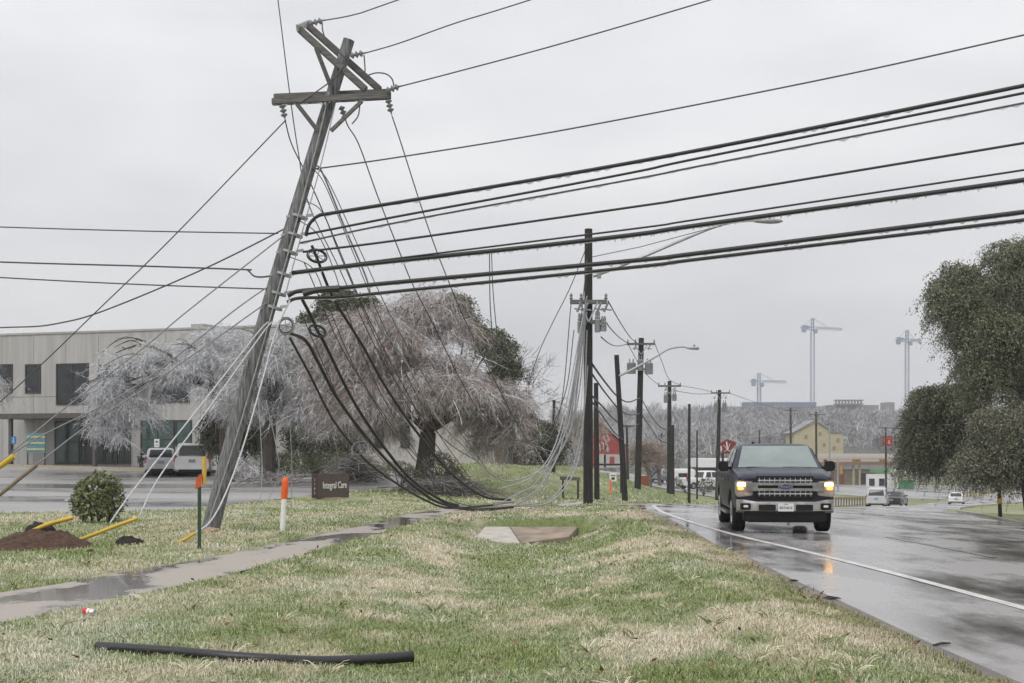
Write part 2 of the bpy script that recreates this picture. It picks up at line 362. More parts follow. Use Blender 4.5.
# kerb of the far grass island
kb = MB(); kp = [p for p in spline(RE[6:14], 6)]
kr = []
for p in kp:
    x, y = p; z = float(gz(x, y)); kr.append([(x-.02, y, z-.1), (x-.02, y, z+.12), (x+.14, y, z+.13), (x+.16, y, z-.1)])
kb.loft(kr); tag(kb.build('kerb', m_conc), kind='structure')
# ---------------------------------------------------------------- office building beyond the car park
m_wall = mat('painted_panel', (.385, .378, .36), .8, nscale=1.6, namt=.15, stretch=(1.6, 1.6, .12))
m_tank0 = mat('roof_unit_grey', (.33, .33, .32), .6)
m_joint = mat('panel_joint', (.24, .22, .195), .8)
m_dark = mat('dark_metal', (.035, .033, .03), .5)
m_glassd = mat('dark_window_glass', (.02, .025, .027), .06, nscale=1.5, namt=.5)
m_glassg = mat('green_window_glass', (.05, .085, .075), .08, nscale=1.5, namt=.35)
m_white = mat('white_paint', (.75, .75, .73), .5, namt=.06)
A0 = np.array([(0-512)/F*88, 88.]); A1 = np.array([(256-512)/F*82, 82.]); ut = (A1-A0)/np.linalg.norm(A1-A0); un = np.array([ut[1], -ut[0]])  # un faces the camera
def fac(px, py):                       # pixel -> (u along the facade, z)
    dx = (px-512)/F; Dd = (A0[0]*un[0]+A0[1]*un[1])/(dx*un[0]+un[1]); p = np.array([dx*Dd, Dd])
    return float((p-A0) @ ut), EYE-(py-YH)/F*Dd
def W3(u, z, off=0): q = A0+ut*u+un*off; return (q[0], q[1], z)
U3 = (ut[0], ut[1], 0); N3 = (un[0], un[1], 0)
zg = float(gz(*A0))
bld = thing('office_building', 'long two storey beige office building with dark windows beyond the car park', 'building', (A0[0], A0[1], zg))
uL, uR, zt = -8., fac(318, 400)[0], 8.75
def slab(name, u0, u1, z0, z1, o0, o1, m, par=None, bevel=0):
    mb = MB(); mb.prism([(0, 0), (u1-u0, 0), (u1-u0, z1-z0), (0, z1-z0)], W3(u0, z0, o0), U3, (0, 0, 1), N3, o1-o0)
    return mb.build(name, m, par, bevel=bevel)
wal = slab('wall', uL, uR, -.5, zt, -14, 0, m_wall, bld)
jm = MB()
for u in np.arange(uL+1.1, uR, 2.35): jm.prism([(0, 0), (.035, 0), (.035, zt-.75), (0, zt-.75)], W3(u, .6, .0), U3, (0, 0, 1), N3, .006)
jm.prism([(0, 0), (uR-uL, 0), (uR-uL, .04), (0, .04)], W3(uL, 4.9, .002), U3, (0, 0, 1), N3, .006); jm.build('panel_seam', m_joint, wal)
slab('roof_unit', fac(180, 330)[0], fac(192, 330)[0], zt, zt+.42, -3, -1.2, m_tank0, bld)
slab('parapet', uL-.05, uR+.05, zt-.02, zt+.10, -14.05, .06, mat('coping', (.36, .345, .325), .6), bld)
def window(x0, y0, x1, y1, m, nv=1, nh=0, par=bld):
    u0, za = fac(x0, y1); u1, zb = fac(x1, y0)
    f = MB(); fr = .09
    for (a, b, c, d) in [(u0, u1, za, za+fr), (u0, u1, zb-fr, zb), (u0, u0+fr, za+fr, zb-fr), (u1-fr, u1, za+fr, zb-fr)]: f.prism([(0, 0), (b-a, 0), (b-a, d-c), (0, d-c)], W3(a, c, -.1), U3, (0, 0, 1), N3, .16)
    for k in range(1, nv): u = u0+(u1-u0)*k/nv; f.prism([(0, 0), (.07, 0), (.07, zb-za-2*fr), (0, zb-za-2*fr)], W3(u-.035, za+fr, -.1), U3, (0, 0, 1), N3, .15)
    for k in range(1, nh+1): z = za+(zb-za)*k/(nh+1); f.prism([(0, 0), (u1-u0-2*fr, 0), (u1-u0-2*fr, .07), (0, .07)], W3(u0+fr, z, -.1), U3, (0, 0, 1), N3, .14)
    w_ = f.build('window', m_dark, par)
    slab('pane', u0+.02, u1-.02, za+.02, zb-.02, -.08, .03, m, w_)
for r in ((-12, 364, 13, 393), (25.5, 364, 41, 393.5), (56.5, 363, 89, 405), (98, 364, 131, 404), (152, 362, 190, 403), (222, 361, 250, 402)): window(*r, m_glassd, 2 if r[2]-r[0] > 25 else 1, 0)
for r in ((55, 421, 80, 464), (80.5, 421, 118, 464), (118.5, 421, 131, 464)): window(*r, m_glassd if r[0] > 60 else m_glassg, 2 if r[2]-r[0] < 30 else 3, 1)
window(141, 420, 175, 460, m_glassg, 2, 1); window(175.5, 420, 192, 446, m_glassg, 1, 0)
u0, z0 = fac(24, 417); u1, _ = fac(128, 417); cp = slab('canopy', u0, u1, z0-.18, z0+.12, .0, 3.0, mat('canopy_steel', (.08, .072, .065), .5), bld)
for px in (39, 121): u, _ = fac(px, 430); mb = MB(); mb.prism([(0, 0), (.2, 0), (.2, z0-.18-zg+.6), (0, z0-.18-zg+.6)], W3(u, zg-.6, 2.6), U3, (0, 0, 1), N3, .2); mb.build('canopy_post', mat('canopy_steel', (.08, .072, .065), .5), bld)
wing = thing('annex_building', 'low pale annex wall showing under the big pinkish tree', 'building', (*(A0+ut*(uR+8)), .5))
slab('wall', uR+.02, fac(474, 430)[0], -.5, 3.7, -10, -.4, mat('annex_paint', (.50, .475, .44), .8, nscale=1.2, namt=.1), wing)
slab('roof_edge', uR+.02, fac(475.5, 430)[0], 3.7, 3.9, -10.1, -.3, m_dark, wing)
for px in (398, 372): 
    ua, za = fac(px, 448); slab('window', ua, ua+.55, za, za+1.6, -.38, -.33, m_glassd, wing)
# striped notice panel, accessible-parking sign, white parking sign
def post_sign(name, label, px, ytop, w_, h_, face, D, cat='sign', post_m=None, pw=.05):
    g = ground_at(px, D); zt_ = EYE-(ytop-YH)/F*D; t = thing(name, label, cat, g)
    MB().box((g[0], g[1], (g[2]+zt_)/2-.05), (pw, pw, zt_-g[2]+.1)).build('post', post_m or m_steel, t)
    MB().box((g[0], g[1]-pw/2-.015, zt_-h_/2), (w_, .02, h_)).build('sign_plate', face, t, bevel=.004); return t, g, zt_
m_steel = mat('galvanised_steel', (.36, .37, .375), .45, metal=.6, nscale=12, namt=.15)
m_blue = mat('blue_enamel', (.03, .16, .40), .4)
t, g, z_ = post_sign('parking_sign', 'small blue accessible parking sign on a thin post in front of the beige wall', 14, 436.5, .30, .45, m_blue, 83.5)
mb = MB(); mb.lathe([(.035, -.004), (.035, .004)], (g[0], g[1]-.06, z_-.11), Matrix.Rotation(R(90), 3, 'X'), 12); mb.bar((g[0], g[1]-.06, z_-.16), (g[0]+.01, g[1]-.06, z_-.27), .03, .01); mb.bar((g[0]+.01, g[1]-.06, z_-.27), (g[0]+.08, g[1]-.06, z_-.36), .03, .01)
mb.tube([(g[0]+.02+.075*math.cos(a), g[1]-.06, z_-.29+.075*math.sin(a)) for a in np.linspace(2.3, 6.0, 12)], .013, 5); mb.build('wheelchair_symbol', m_white, t)
t, g, z_ = post_sign('parking_sign', 'small white notice on a post behind the silver hatchback', 157, 439, .30, .48, m_white, 83.2)
MB().box((g[0], g[1]-.05, z_-.16), (.14, .012, .1)).build('printed_mark', m_dark, t); MB().box((g[0], g[1]-.05, z_-.36), (.18, .012, .03)).build('printed_mark', m_dark, t)
g = ground_at(36, 82.8); tz = EYE-(433-YH)/F*82.5
t = thing('notice_panel', 'striped teal and yellow notice panel beside the entrance canopy', 'sign', g)
MB().box((g[0], g[1], tz-.58), (1.1, .08, 1.16)).build('board', mat('teal_panel', (.10, .22, .24), .5), t)
mb = MB()
for k in range(3): mb.box((g[0], g[1]-.05, tz-.22-k*.36), (1.06, .03, .12))
mb.build('stripe', mat('yellow_stripe', (.42, .42, .24), .5), t)
mb = MB()
for s in (-.5, .5): mb.box((g[0]+s, g[1]+.07, (g[2]+tz)/2-.1), (.06, .06, tz-g[2]+.1))
mb.build('post', m_dark, t)
kz = MB(); kl = []
for px in np.linspace(-40, 215, 20): q = ground_at(px, 82.5-(px/256)*5.6, .03); kl.append([(q[0], q[1], q[2]-.1), (q[0], q[1]+.02, q[2]+.14), (q[0], q[1]+.35, q[2]+.15), (q[0], q[1]+.4, q[2]-.1)])
kz.loft(kl); tag(kz.build('kerb', mat('yellowed_kerb', (.34, .30, .22), .8)), kind='structure')
# ---------------------------------------------------------------- wood, poles
m_wood = mat('weathered_pole_wood', (.105, .105, .107), .8, nscale=5, namt=.6, c2=(.25, .25, .255), bump=.5, stretch=(6, 6, .5))
m_woodd = mat('dark_pole_wood', (.024, .022, .021), .85, nscale=5, namt=.5, bump=.4, stretch=(5, 5, .4))
m_arm = mat('crossarm_wood', (.125, .118, .112), .8, nscale=6, namt=.4, bump=.4, stretch=(.6, 6, 6))
m_ins = mat('grey_porcelain', (.20, .21, .22), .25, namt=.2)
m_cable = mat('black_cable_jacket', (.016, .016, .017), .5, nscale=30, namt=.4)
m_wire = mat('bare_wire', (.06, .06, .06), .5, nscale=30, namt=.4)
m_ice = mat('iced_wire', (.30, .305, .31), .3, nscale=20, namt=.3)
m_icicle = mat('icicle', (.52, .54, .57), .15, namt=.15)
m_tank = mat('transformer_grey', (.24, .25, .255), .45, namt=.12)
def insulator(mb, p, d, r=.075, n=3, gap=.10):
    p = Vector(p); d = Vector(d).normalized(); q = d.to_track_quat('Z', 'Y').to_matrix()
    for k in range(n): mb.lathe([(.02, -.045), (r*.55, -.03), (r, -.005), (r*.9, .01), (.03, .03), (.02, .05)], p+d*gap*(k+.6), q, 10)
    mb.tube([p, p+d*gap*(n+.8)], .014, 5)
    return p+d*gap*(n+.8)
def fringe_strip(pts, r, step, lo, hi, name, parent):
    """a jagged curtain of small icicles under a cable: one connected strip with thickness"""
    P_ = [np.array(p, float) for p in pts]; q = []
    for a_, b_ in zip(P_[:-1], P_[1:]):
        k = max(1, int(np.linalg.norm(b_-a_)/step)); q += [a_+(b_-a_)*i/k for i in range(k)]
    q.append(P_[-1]); top = []; bot = []
    for i, p in enumerate(q): top.append(p-np.array([0, 0, r*.6])); bot.append(p-np.array([0, 0, r+(random.uniform(lo, hi)*random.random()**1.5 if i % 2 and random.random() < .75 else .004)]))
    n = len(q); o_ = np.array([0, .008, 0]); V = [t-o_ for t in top]+[t-o_*.4 for t in bot]+[t+o_*.4 for t in bot]+[t+o_ for t in top]
    F_ = [(k*n+i, k*n+i+1, (k+1)*n+i+1, (k+1)*n+i) for k in range(3) for i in range(n-1)]
    return MB().add(V, F_).build(name, m_icicle, parent)
# ---- the leaning pole
lp0 = P(208, 535, 28.0); lp1 = P(349, 40, 28.0)
lp0[2] = float(gz(lp0[0], lp0[1]))-.15
lean = thing('utility_pole', 'weathered grey power pole leaning hard to the right with two crossarms', 'power pole', lp0)
pts = [lp0*(1-t)+lp1*t for t in np.linspace(0, 1, 14)]
for i, p in enumerate(pts): p[0] += .10*math.sin(i/13*math.pi)*(-1)
MB().tube(pts, list(np.linspace(.18, .115, 14)), 16).build('pole_shaft', m_wood, lean, smooth=True, sharp=50)
def pole_at(py): t = (535-py)/495.; return lp0*(1-t)+lp1*t
def arm_beam(a, b, par, w_=.13): return MB().bar(a, b, w_, w_).build('timber', m_arm, par, bevel=.015)
ca = thing('crossarm', None, None, (0, 0, 0)); ca.parent = lean; ca.location = Vector(pole_at(98))-Vector(lp0)
del_keys = None
arm_beam(P(272, 102, 27.72), P(391, 96, 27.72), ca); arm_beam(P(274, 97.5, 28.3), P(391, 92.5, 28.3), ca)
fringe_strip([P(273, 104, 27.68), P(390, 98, 27.68)], .01, .02, .03, .10, 'icicle_fringe', ca)
cb = thing('crossarm', None, None); cb.parent = lean; cb.location = Vector(pole_at(60))-Vector(lp0)
arm_beam(P(299, 29, 27.72), P(366, 90, 27.72), cb); arm_beam(P(306, 24, 28.3), P(380, 90, 28.3), cb)
MB().bar(P(297.5, 28, 27.6), P(309, 23, 28.4), .05, .12).build('end_bolt_plate', m_steel, cb)
for a, b in (((316, 48), (331, 87)), ((297, 104), (318, 131)), ((362, 101), (331, 131))): MB().bar(P(*a, 27.62), P(*b, 27.82), .05, .07).build('brace', m_arm, lean)
jt = []
for (a, b, D) in (((309, 24), (322, 20.5), 27.7), ((350, 56), (364, 53), 27.7), ((386, 91), (399, 86.5), 27.6), ((282, 104), (285, 119), 27.7), ((341, 106), (347, 124), 27.9), ((388, 99), (392, 116), 27.7)):
    mb = MB(); p = P(*a, D); q = P(*b, D); insulator(mb, p, q-p, .07, 3, .085); mb.build('insulator', m_ins, lean, smooth=True)
for pl_ in ([(322, 22), (323, 32), (328, 42), (345, 58)], [(364, 55), (365, 70), (364, 78), (368, 79)], [(366, 76), (376, 73), (386, 74), (392, 79), (394, 86)], [(344, 66), (332, 80), (316, 92), (296, 106)], [(360, 104), (358, 116), (352, 124)]):
    MB().tube(spline([P(*p, 27.65) for p in pl_], 6), .014, 5).build('jumper_wire', m_wire, lean)
MB().tube(spline([P(329, 92, 27.75), P(321, 128, 27.75), P(305, 190, 27.78), P(278, 290, 27.8), P(240, 425, 27.78), P(206, 530, 27.75)], 6), .016, 5).build('ground_wire', m_ice, lean)
MB().tube(spline([P(336, 100, 27.78), P(322, 160, 27.8), P(300, 240, 27.78), P(286, 292, 27.76)], 6), .012, 5).build('ground_wire', m_ice, lean)
for py in (215, 233, 250, 272, 291, 305):
    p = pole_at(py); ax = Vector(lp1-lp0).normalized(); q = ax.to_track_quat('Z', 'Y').to_matrix()
    mb = MB(); mb.lathe([(.165, -.03), (.178, -.02), (.178, .02), (.165, .03)], p, q, 14); mb.bar(Vector(p)+Vector((.15, -.1, 0)), Vector(p)+Vector((.30, -.12, .02)), .04, .05); mb.bar(Vector(p)+Vector((-.12, -.1, 0)), Vector(p)+Vector((-.24, -.1, -.02)), .03, .04)
    mb.build('cable_clamp', m_steel, lean)
# ---- straight poles down the road
def transformer(c, r, h, par):
    mb = MB(); mb.lathe([(r*.95, 0), (r, .04), (r, h*.9), (r*1.04, h*.92), (r*.9, h), (r*.3, h*1.03)], c, None, 14)
    o = mb.build('transformer', m_tank, par, smooth=True)
    for s in (-.4, .4): MB().lathe([(.03, 0), (.05, .05), (.03, .1), (.045, .15), (.02, .24)], (c[0]+s*r, c[1], c[2]+h*1.0), None, 8).build('bushing', m_ins, o, smooth=True)
def upole(label, px, yb, pxt, yt, D, w_px, arms=(), tanks=(), m=None, name='utility_pole', cat='power pole', grp='utility poles along the road', cut=()):
    b = P(px, yb, D); b[2] = float(gz(b[0], b[1]))-.3; tp = P(pxt, yt, D); r = w_px*.88/2/F*D
    t = thing(name, label, cat, (b[0], b[1], b[2]+.3), 0, grp)
    MB().tube([b*(1-k)+tp*k for k in np.linspace(0, 1, 7)], list(np.linspace(r*1.08, r*.85, 7)), 12).build('pole_shaft', m or m_woodd, t, smooth=True, sharp=50)
    for (x0, y0, x1, y1) in arms:
        a = P(x0, y0, D-r-.06); c = P(x1, y1, D-r-.06)
        o = MB().bar(a, c, .10, .13).build('crossarm', m_arm, t, bevel=.012)
        for k in (0.03, .3, .97) if abs(x1-x0) > 14 else (.05, .95):
            p = Vector(a).lerp(Vector(c), k)+Vector((0, 0, .06)); MB().lathe([(.02, 0), (.06, .05), (.03, .09), (.05, .14), (.02, .2)], p, None, 8).build('insulator', m_ins, o, smooth=True)
        mid = Vector(a).lerp(Vector(c), .5); mb = MB()
        for k in (.25, .75): mb.bar(Vector(a).lerp(Vector(c), k)+Vector((0, -.07, 0)), mid+Vector((0, -.07, -.6)), .03, .05)
        mb.build('brace', m_steel, o)
    for (x, y0, y1, wpx) in tanks:
        c = P(x, y1, D-r*.3); c[1] -= .25; transformer(c, wpx/2/F*D, (y1-y0)/F*D, t)
        MB().bar(c+np.array([0, 0, .3]), (b[0]+(tp[0]-b[0])*.7, b[1], c[2]+.3), .06, .1).build('bracket', m_steel, t)
    for (x, y) in cut:
        c = P(x, y, D-.3); mb = MB(); mb.tube([c, c+np.array([.12, 0, .28])], .035, 7); mb.bar(c+np.array([-.08, 0, .1]), c+np.array([.22, 0, .05]), .03, .04); mb.build('fuse_cutout', m_ins, t)
    return t
def lamp_arm(t, pts, D, r, head_len=.75, dy=0):
    q = spline([P(x, y, D+dy) for x, y in pts], 8)
    o = MB().tube(q, [r*(1-.45*i/(len(q)-1)) for i in range(len(q))], 8).build('lamp_arm', m_steel, t, smooth=True)
    e = Vector(q[-1]); mb = MB()
    hx = []
    for k, (s, h) in enumerate([(-.1, .05), (.05, .09), (.4, .13), (head_len*.85, .10), (head_len, .04)]): hx.append([(e.x+s, e.y+h*1.1*math.cos(a), e.z-.02+h*.62*math.sin(a)) for a in np.linspace(0, 2*math.pi, 11)[:-1]])
    mb.loft(hx); h = mb.build('lamp_head', mat('lamp_grey', (.30, .30, .30), .4), o, smooth=True, sharp=60)
    MB().lathe([(.05, 0), (.05, .06), (.02, .09)], e+Vector((head_len*.5, 0, .06)), None, 8).build('photocell', m_tank, h)
p588 = upole('tallest dark wooden pole standing upright on the verge with a street lamp arm', 588, 516, 588.5, 229, 42, 10.5, [(570, 302, 607, 302)], [(580, 322, 334, 6), (597, 320, 333, 6), (603, 325, 332, 6)], cut=[(577, 312), (584, 312), (597, 312), (604, 312)])
lamp_arm(p588, [(593, 276), (610, 270), (640, 258), (680, 241), (712, 228), (735, 222), (757, 220.5)], 42, .055, .75, -.2)
MB().tube([P(592, 257, 41.7), P(640, 247, 41.7), P(700, 231, 41.7), P(722, 226, 41.7)], .012, 5).build('arm_stay', m_wire, p588)
MB().box(P(599, 275, 41.75), (.12, .1, .2)).build('clamp_box', m_tank, p588)
upole('short dark pole stub just right of the tallest verge pole', 597, 496, 596, 383, 60, 6, [], [])
lp = upole('leaning dark lamp pole with a long curved street lamp arm', 625.5, 499, 616.5, 355, 62, 6.5, [], [], name='street_lamp', cat='street lamp', grp=None)
lamp_arm(lp, [(619, 376), (635, 368), (655, 357), (668, 349.5), (680, 347), (689, 347.8)], 62, .055, .45, -.2)
upole('dark pole with one crossarm and three grey transformer cans near the lamp pole', 637.5, 487, 641.3, 338, 81, 7.2, [(627, 344, 655, 344)], [(631, 363, 374, 9), (640, 360, 371, 6), (648.5, 363, 374.5, 8)], cut=[(634, 350), (648, 350)])
upole('paired dark poles with crossarm and small transformers where the bank ends', 669, 495, 669.5, 381, 106, 5.2, [(658, 386, 681, 386)], [(665.5, 395, 403, 4.5), (674, 394, 401, 4.5)], cut=[(665, 391), (674, 391)])
upole('thick stub pole fastened beside the paired road pole', 672.5, 495, 672.5, 425, 105.2, 4.5)
upole('bare slim dark pole without crossarm between the paired poles and the pickup', 689, 498, 689.3, 404, 76, 3.4)
upole('thin bare far pole in front of the white canopy', 697, 492, 697, 430, 112, 2.0)
upole('road pole with crossarm and transformers beside the red sign', 717, 497, 719.5, 390, 124, 4.6, [(711, 393, 730, 393)], [(715.5, 403, 413, 4.5), (724, 403, 412, 4.5)], cut=[(714, 399), (725, 399)])
upole('dark short pole among the trees left of the falling cables', 553.5, 457, 554, 400, 75, 4)
upole('faint far pole with a transformer right of the pinkish bare tree', 662, 468, 661.5, 433, 160, 2, [(658, 436, 665, 436)], [(661, 439, 445, 3)])
upole('far dark pole rising above the pickup roof with a thin crossarm', 791, 462, 790.5, 408, 215, 2.6, [(785, 410.5, 797, 410.5)])
upole('far pole with crossarm in front of the yellow gabled house', 816.5, 466, 816, 412, 210, 2.6, [(809, 414.5, 825, 414.5)], [(822, 417, 421, 2)])
upole('pale slim far pole beside the right end of the yellow house', 829.5, 468, 829.5, 425, 215, 2.0, m=m_steel)
upole('far pole standing by the second red sign near the fuel canopy', 886, 492, 885.5, 427, 185, 2.2, [(878, 428, 895, 428)])
upole('tiny far pole top over the left edge of the pickup roof', 759.5, 462, 759.5, 430, 230, 2)
t = upole('dark pole with a yellow tag on the grass island under the evergreen oak', 1000.5, 518, 997, 440, 66, 4.2)
MB().box(P(999.5, 501, 65.85), (.22, .05, .25)).build('yellow_tag', mat('yellow_tag', (.45, .28, .03), .5), t)
g = ground_at(628, 92); zt_ = EYE-(426-YH)/F*92
t = thing('area_light', 'dark car park light pole with a flat twin head by the red building', 'light pole', g)
MB().tube([(g[0], g[1], g[2]-.2), (g[0]-.08, g[1], zt_)], [.10, .07], 8).build('pole_shaft', m_dark, t); MB().box((g[0]-.05, g[1], zt_), (.75, .2, .1)).build('lamp_head', m_dark, t, bevel=.02)
# ---------------------------------------------------------------- cables
def cable(label, pts, r, m=None, name='power_line', cat='power line', grp=None, n=8, dens=None, fringe=0, jit=0, iced=None):
    q = [P(*p) if len(p) == 3 else np.array(p[:3]) for p in pts]; s_ = spline(q if iced is None else q[:iced+1], n)
    if jit: s_ = [a+np.array([random.uniform(-jit, jit), 0, random.uniform(-jit, jit)]) if 0 < i < len(s_)-1 else a for i, a in enumerate(s_)]
    mb = MB(); mb.tube(s_, r, 6)
    o = tag(mb.build(name, m or m_cable, smooth=True, sharp=0), label, cat, grp)
    if fringe: fringe_strip(s_, r, max(.02, .5/fringe), .02, .05 if fringe < 15 else .075, 'icicle_fringe', o)
    if iced is not None:
        s2 = spline(q[iced:], n); mb = MB(); mb.tube(s2, r*.62, 6); mb.build('iced_length', m_ice, o, smooth=True, sharp=0)
    return o
def rt(*pp):                              # runs from the pole across the road, nearer at the right end
    out = []
    for x, y in pp: out.append((x, y, 28-4.0*max(0, x-320)/704-.15))
    x0, y0 = pp[-2]; x1, y1 = pp[-1]; s = (y1-y0)/(x1-x0)
    out.append((x1+300, y1+300*s*1.04, 28-4*(x1-20)/704-.15)); return out
GX = 'cables crossing the road from the leaning pole'
cable('thin line leaving the left end of the leaning pole’s upper crossarm towards the top edge', rt((321, 21), (355, 14.5), (398, 0)), .012, m_wire, grp=GX)
cable('thin line leaving the middle of the upper crossarm up and right', rt((364, 53.5), (400, 43), (456, 23), (530, 0)), .012, m_wire, grp=GX)
cable('thin line leaving the right end of the crossarms up and right', rt((398, 87), (456, 72), (560, 44), (710, 0)), .013, m_wire, grp=GX)
cable('long thin curved line above the heavy cables, lowest at the leaning pole', rt((312, 169), (322, 168), (400, 157), (564, 130), (820, 80), (1024, 35)), .015, m_wire, grp=GX)
cable('topmost heavy black cable crossing the road', rt((306, 236), (309, 225), (318, 216), (332, 213), (400, 202), (520, 182), (640, 161), (800, 130.5), (1024, 85.5)), .036, m_cable, grp=GX, fringe=6)
cable('second heavy cable from the top crossing the road', rt((308, 234), (400, 216), (520, 194), (640, 171), (700, 158), (1024, 93)), .023, m_cable, grp=GX)
cable('thin iced cable just under the second heavy one', rt((300, 243), (400, 222), (640, 178), (700, 166), (1024, 103)), .018, m_wire, grp=GX, fringe=5)
cable('single cable midway between the upper and lower groups over the road', rt((303, 252), (400, 240), (640, 206), (700, 196.5), (1024, 143)), .022, m_cable, grp=GX)
cable('slim cable running just above the thick icicle fringed bundle', rt((330, 267), (400, 258), (640, 228), (700, 219), (1024, 170)), .018, m_cable, grp=GX)
cable('thick bundle fringed with icicles crossing over the lamp head', rt((292, 273), (340, 267), (400, 260.5), (520, 248), (640, 234), (700, 225), (1024, 180)), .042, m_cable, grp=GX, fringe=26)
cable('thick cable second from the bottom of the road crossing group', rt((288, 296), (300, 291), (340, 288), (400, 282), (640, 260), (700, 253), (1024, 212)), .042, m_cable, grp=GX, fringe=10)
cable('lowest heavy cable of the group crossing the road', rt((287, 302), (300, 298), (340, 297), (400, 291), (640, 266.5), (700, 259), (1024, 220)), .032, m_cable, grp=GX, fringe=8)
MB_ = MB(); MB_.tube(spline([P(303, 294, 27.6), P(318, 290, 27.6), P(340, 288.5, 27.55)], 5), .062, 8); tag(MB_.build('splice_case', m_cable, smooth=True), 'fat black splice sleeve on the lower heavy cable next to the leaning pole', 'cable splice')
def lf(*pp): return [(x, y, 28+(288-x)*.006) for x, y in pp]
GL = 'lines running left from the leaning pole'
cable('highest level line running left from the leaning pole', lf((278, 233.5), (140, 231), (0, 227), (-260, 218)), .013, m_wire, grp=GL)
cable('level line with a hanging loop left of the leaning pole', lf((271, 276), (262, 277), (254, 276), (248, 270.5), (242, 269.5), (140, 266), (0, 262), (-260, 252)), .018, m_wire, grp=GL)
cable('lowest level line running left from the leaning pole', lf((266, 289), (140, 284.5), (0, 277.5), (-260, 262)), .014, m_wire, grp=GL)
cable('steep straight line from the crossarm down to the left edge', lf((286, 120), (170, 240), (96, 312), (41, 365), (0, 402), (-90, 480)), .012, m_wire, grp=GL)
cable('sagging line that curves flat at the left edge above the roof', lf((300, 221), (206, 268), (106, 310), (60, 323), (20, 327), (-60, 325), (-220, 300)), .015, m_wire, grp=GL)
# guys
m_wire2 = mat('grey_guy_wire', (.20, .20, .20), .45, nscale=30, namt=.3); m_white2 = mat('frosted_guy_wire', (.50, .51, .52), .35, nscale=20, namt=.2)
GG = 'guy wires of the leaning pole'
m_yel = mat('yellow_guard_plastic', (.55, .36, .03), .45, namt=.12)
def guard(label, pts, D, r, m=m_yel): 
    q = spline([P(x, y, D) for x, y in pts], 8); return tag(MB().tube(q, r, 8).build('guy_guard', m, smooth=True, sharp=60), label, 'guy wire guard')
cable('upper guy wire reaching the left edge at a yellow guard', [(296, 226, 28), (189, 310, 27), (147, 345, 26.6), (60, 412, 25.8), (12, 452, 25.3)], .013, m_wire2, grp=GG)
cable('middle guy wire passing over the dark entrance', [(278, 280, 28), (235, 310, 27.6), (135, 387, 26.7), (45, 434, 25.9), (0, 462, 25.4), (-40, 490, 25)], .013, m_wire2, grp=GG)
cable('lower guy wire ending in a brown guard at the left', [(274, 298, 28), (255, 311, 27.7), (150, 385, 26.6), (92, 422, 26), (35, 466, 25.4)], .013, m_wire2, grp=GG)
guard('short yellow guy guard at the left edge above the car park', [(14, 456), (6, 462), (-22, 482)], 25.3, .05)
guard('brown guy guard pointing down to the left edge', [(37, 465), (18, 480), (-14, 506)], 25.4, .035, mat('brown_guard', (.20, .16, .11), .6))
cable('left strand of the white iced guy pair', [(268, 322, 27.8), (256, 335, 27.6), (205, 400, 26.4), (146, 474, 25), (126, 500, 24.5), (110, 523, 24.0)], .015, m_white2, grp=GG)
cable('right strand of the white iced guy pair', [(272, 322, 27.8), (262, 334, 27.6), (212, 404, 26.5), (160, 476, 25.2), (138, 519, 24.6)], .015, m_white2, grp=GG)
cable('white iced wire bowing along the right side of the leaning pole', [(290, 300, 27.7), (275, 334, 27.6), (262, 382, 27.2), (243, 447, 26.6), (225, 495, 25.8), (210, 522, 25.2), (195, 533, 24.8)], .016, m_white2, grp=GG)
def gp(px, D, dz): q = ground_at(px, D, dz); return (px, YH+(EYE-q[2])*F/D)
guard('yellow guy guard rising out of the dirt mound', [(-14, 552), (14, 540), (45, 525.5), (73, 517.5)], 23.4, .036)
guard('yellow guy guard lying right of the dirt mound', [(62, 547), (90, 536), (116, 526), (138, 518)], 23.8, .032)
guard('thin yellow guard beside the dark clod by the pole', [(140, 550), (165, 546), (182, 541), (195, 533)], 24.3, .03)
GW = 'loose thin wires hanging beside the leaning pole'
cable('loose thread nearest the leaning pole, hanging straight', [(258, 395, 27.8), (261, 440, 27.6), (262, 480, 27.5), (256, 520, 27.2), (248, 538, 27)], .009, m_ice, grp=GW)
cable('loose thread bending in an elbow above the orange topped post', [(266, 400, 27.9), (276, 445, 27.9), (279, 470, 27.9), (274, 488, 27.9), (262, 510, 27.6)], .009, m_ice, grp=GW)
cable('loose thread hanging left of the brown sign', [(290, 420, 28.5), (292, 470, 28.6), (291, 505, 28.6), (288, 522, 28.4)], .009, m_ice, grp=GW)
# slack span to the next pole
def sk(*pp): return [(x, y, 27.9+(max(x, 290)-290)/298*14) for x, y in pp]
GS = 'slack cables sagging from the leaning pole to the next pole'
bundleA = ((441, 500), (458, 505.5), (475, 508), (513, 506), (548, 503), (569, 482), (580, 453), (584, 410), (587, 330))
cable('heavy black cable sagging from the ring under the clamps to the grass', sk((302, 299), (312, 318), (317, 330), (325, 344), (354, 402), (387, 451), (412, 480), *bundleA), .036, m_cable, grp=GS, iced=8)
cable('heavy black cable that starts left of the leaning pole and sags beside the sign', sk((290, 333), (306, 341), (319, 364), (338, 399), (367, 438), (396, 470), (419, 490), (440, 503), (475, 510), (513, 507), (540, 490), (554, 463), (572, 424), (582, 345), (587, 300)), .036, m_cable, grp=GS, iced=9)
cable('black cable carrying the white ring above the brown sign', sk((290, 338), (309, 373), (332, 418), (354, 447), (370, 464), (396, 483), (425, 500), (450, 508), (493, 505), (522, 499), (540, 486), (557, 449), (572, 412), (583, 340), (587, 316)), .026, m_cable, grp=GS, iced=8)
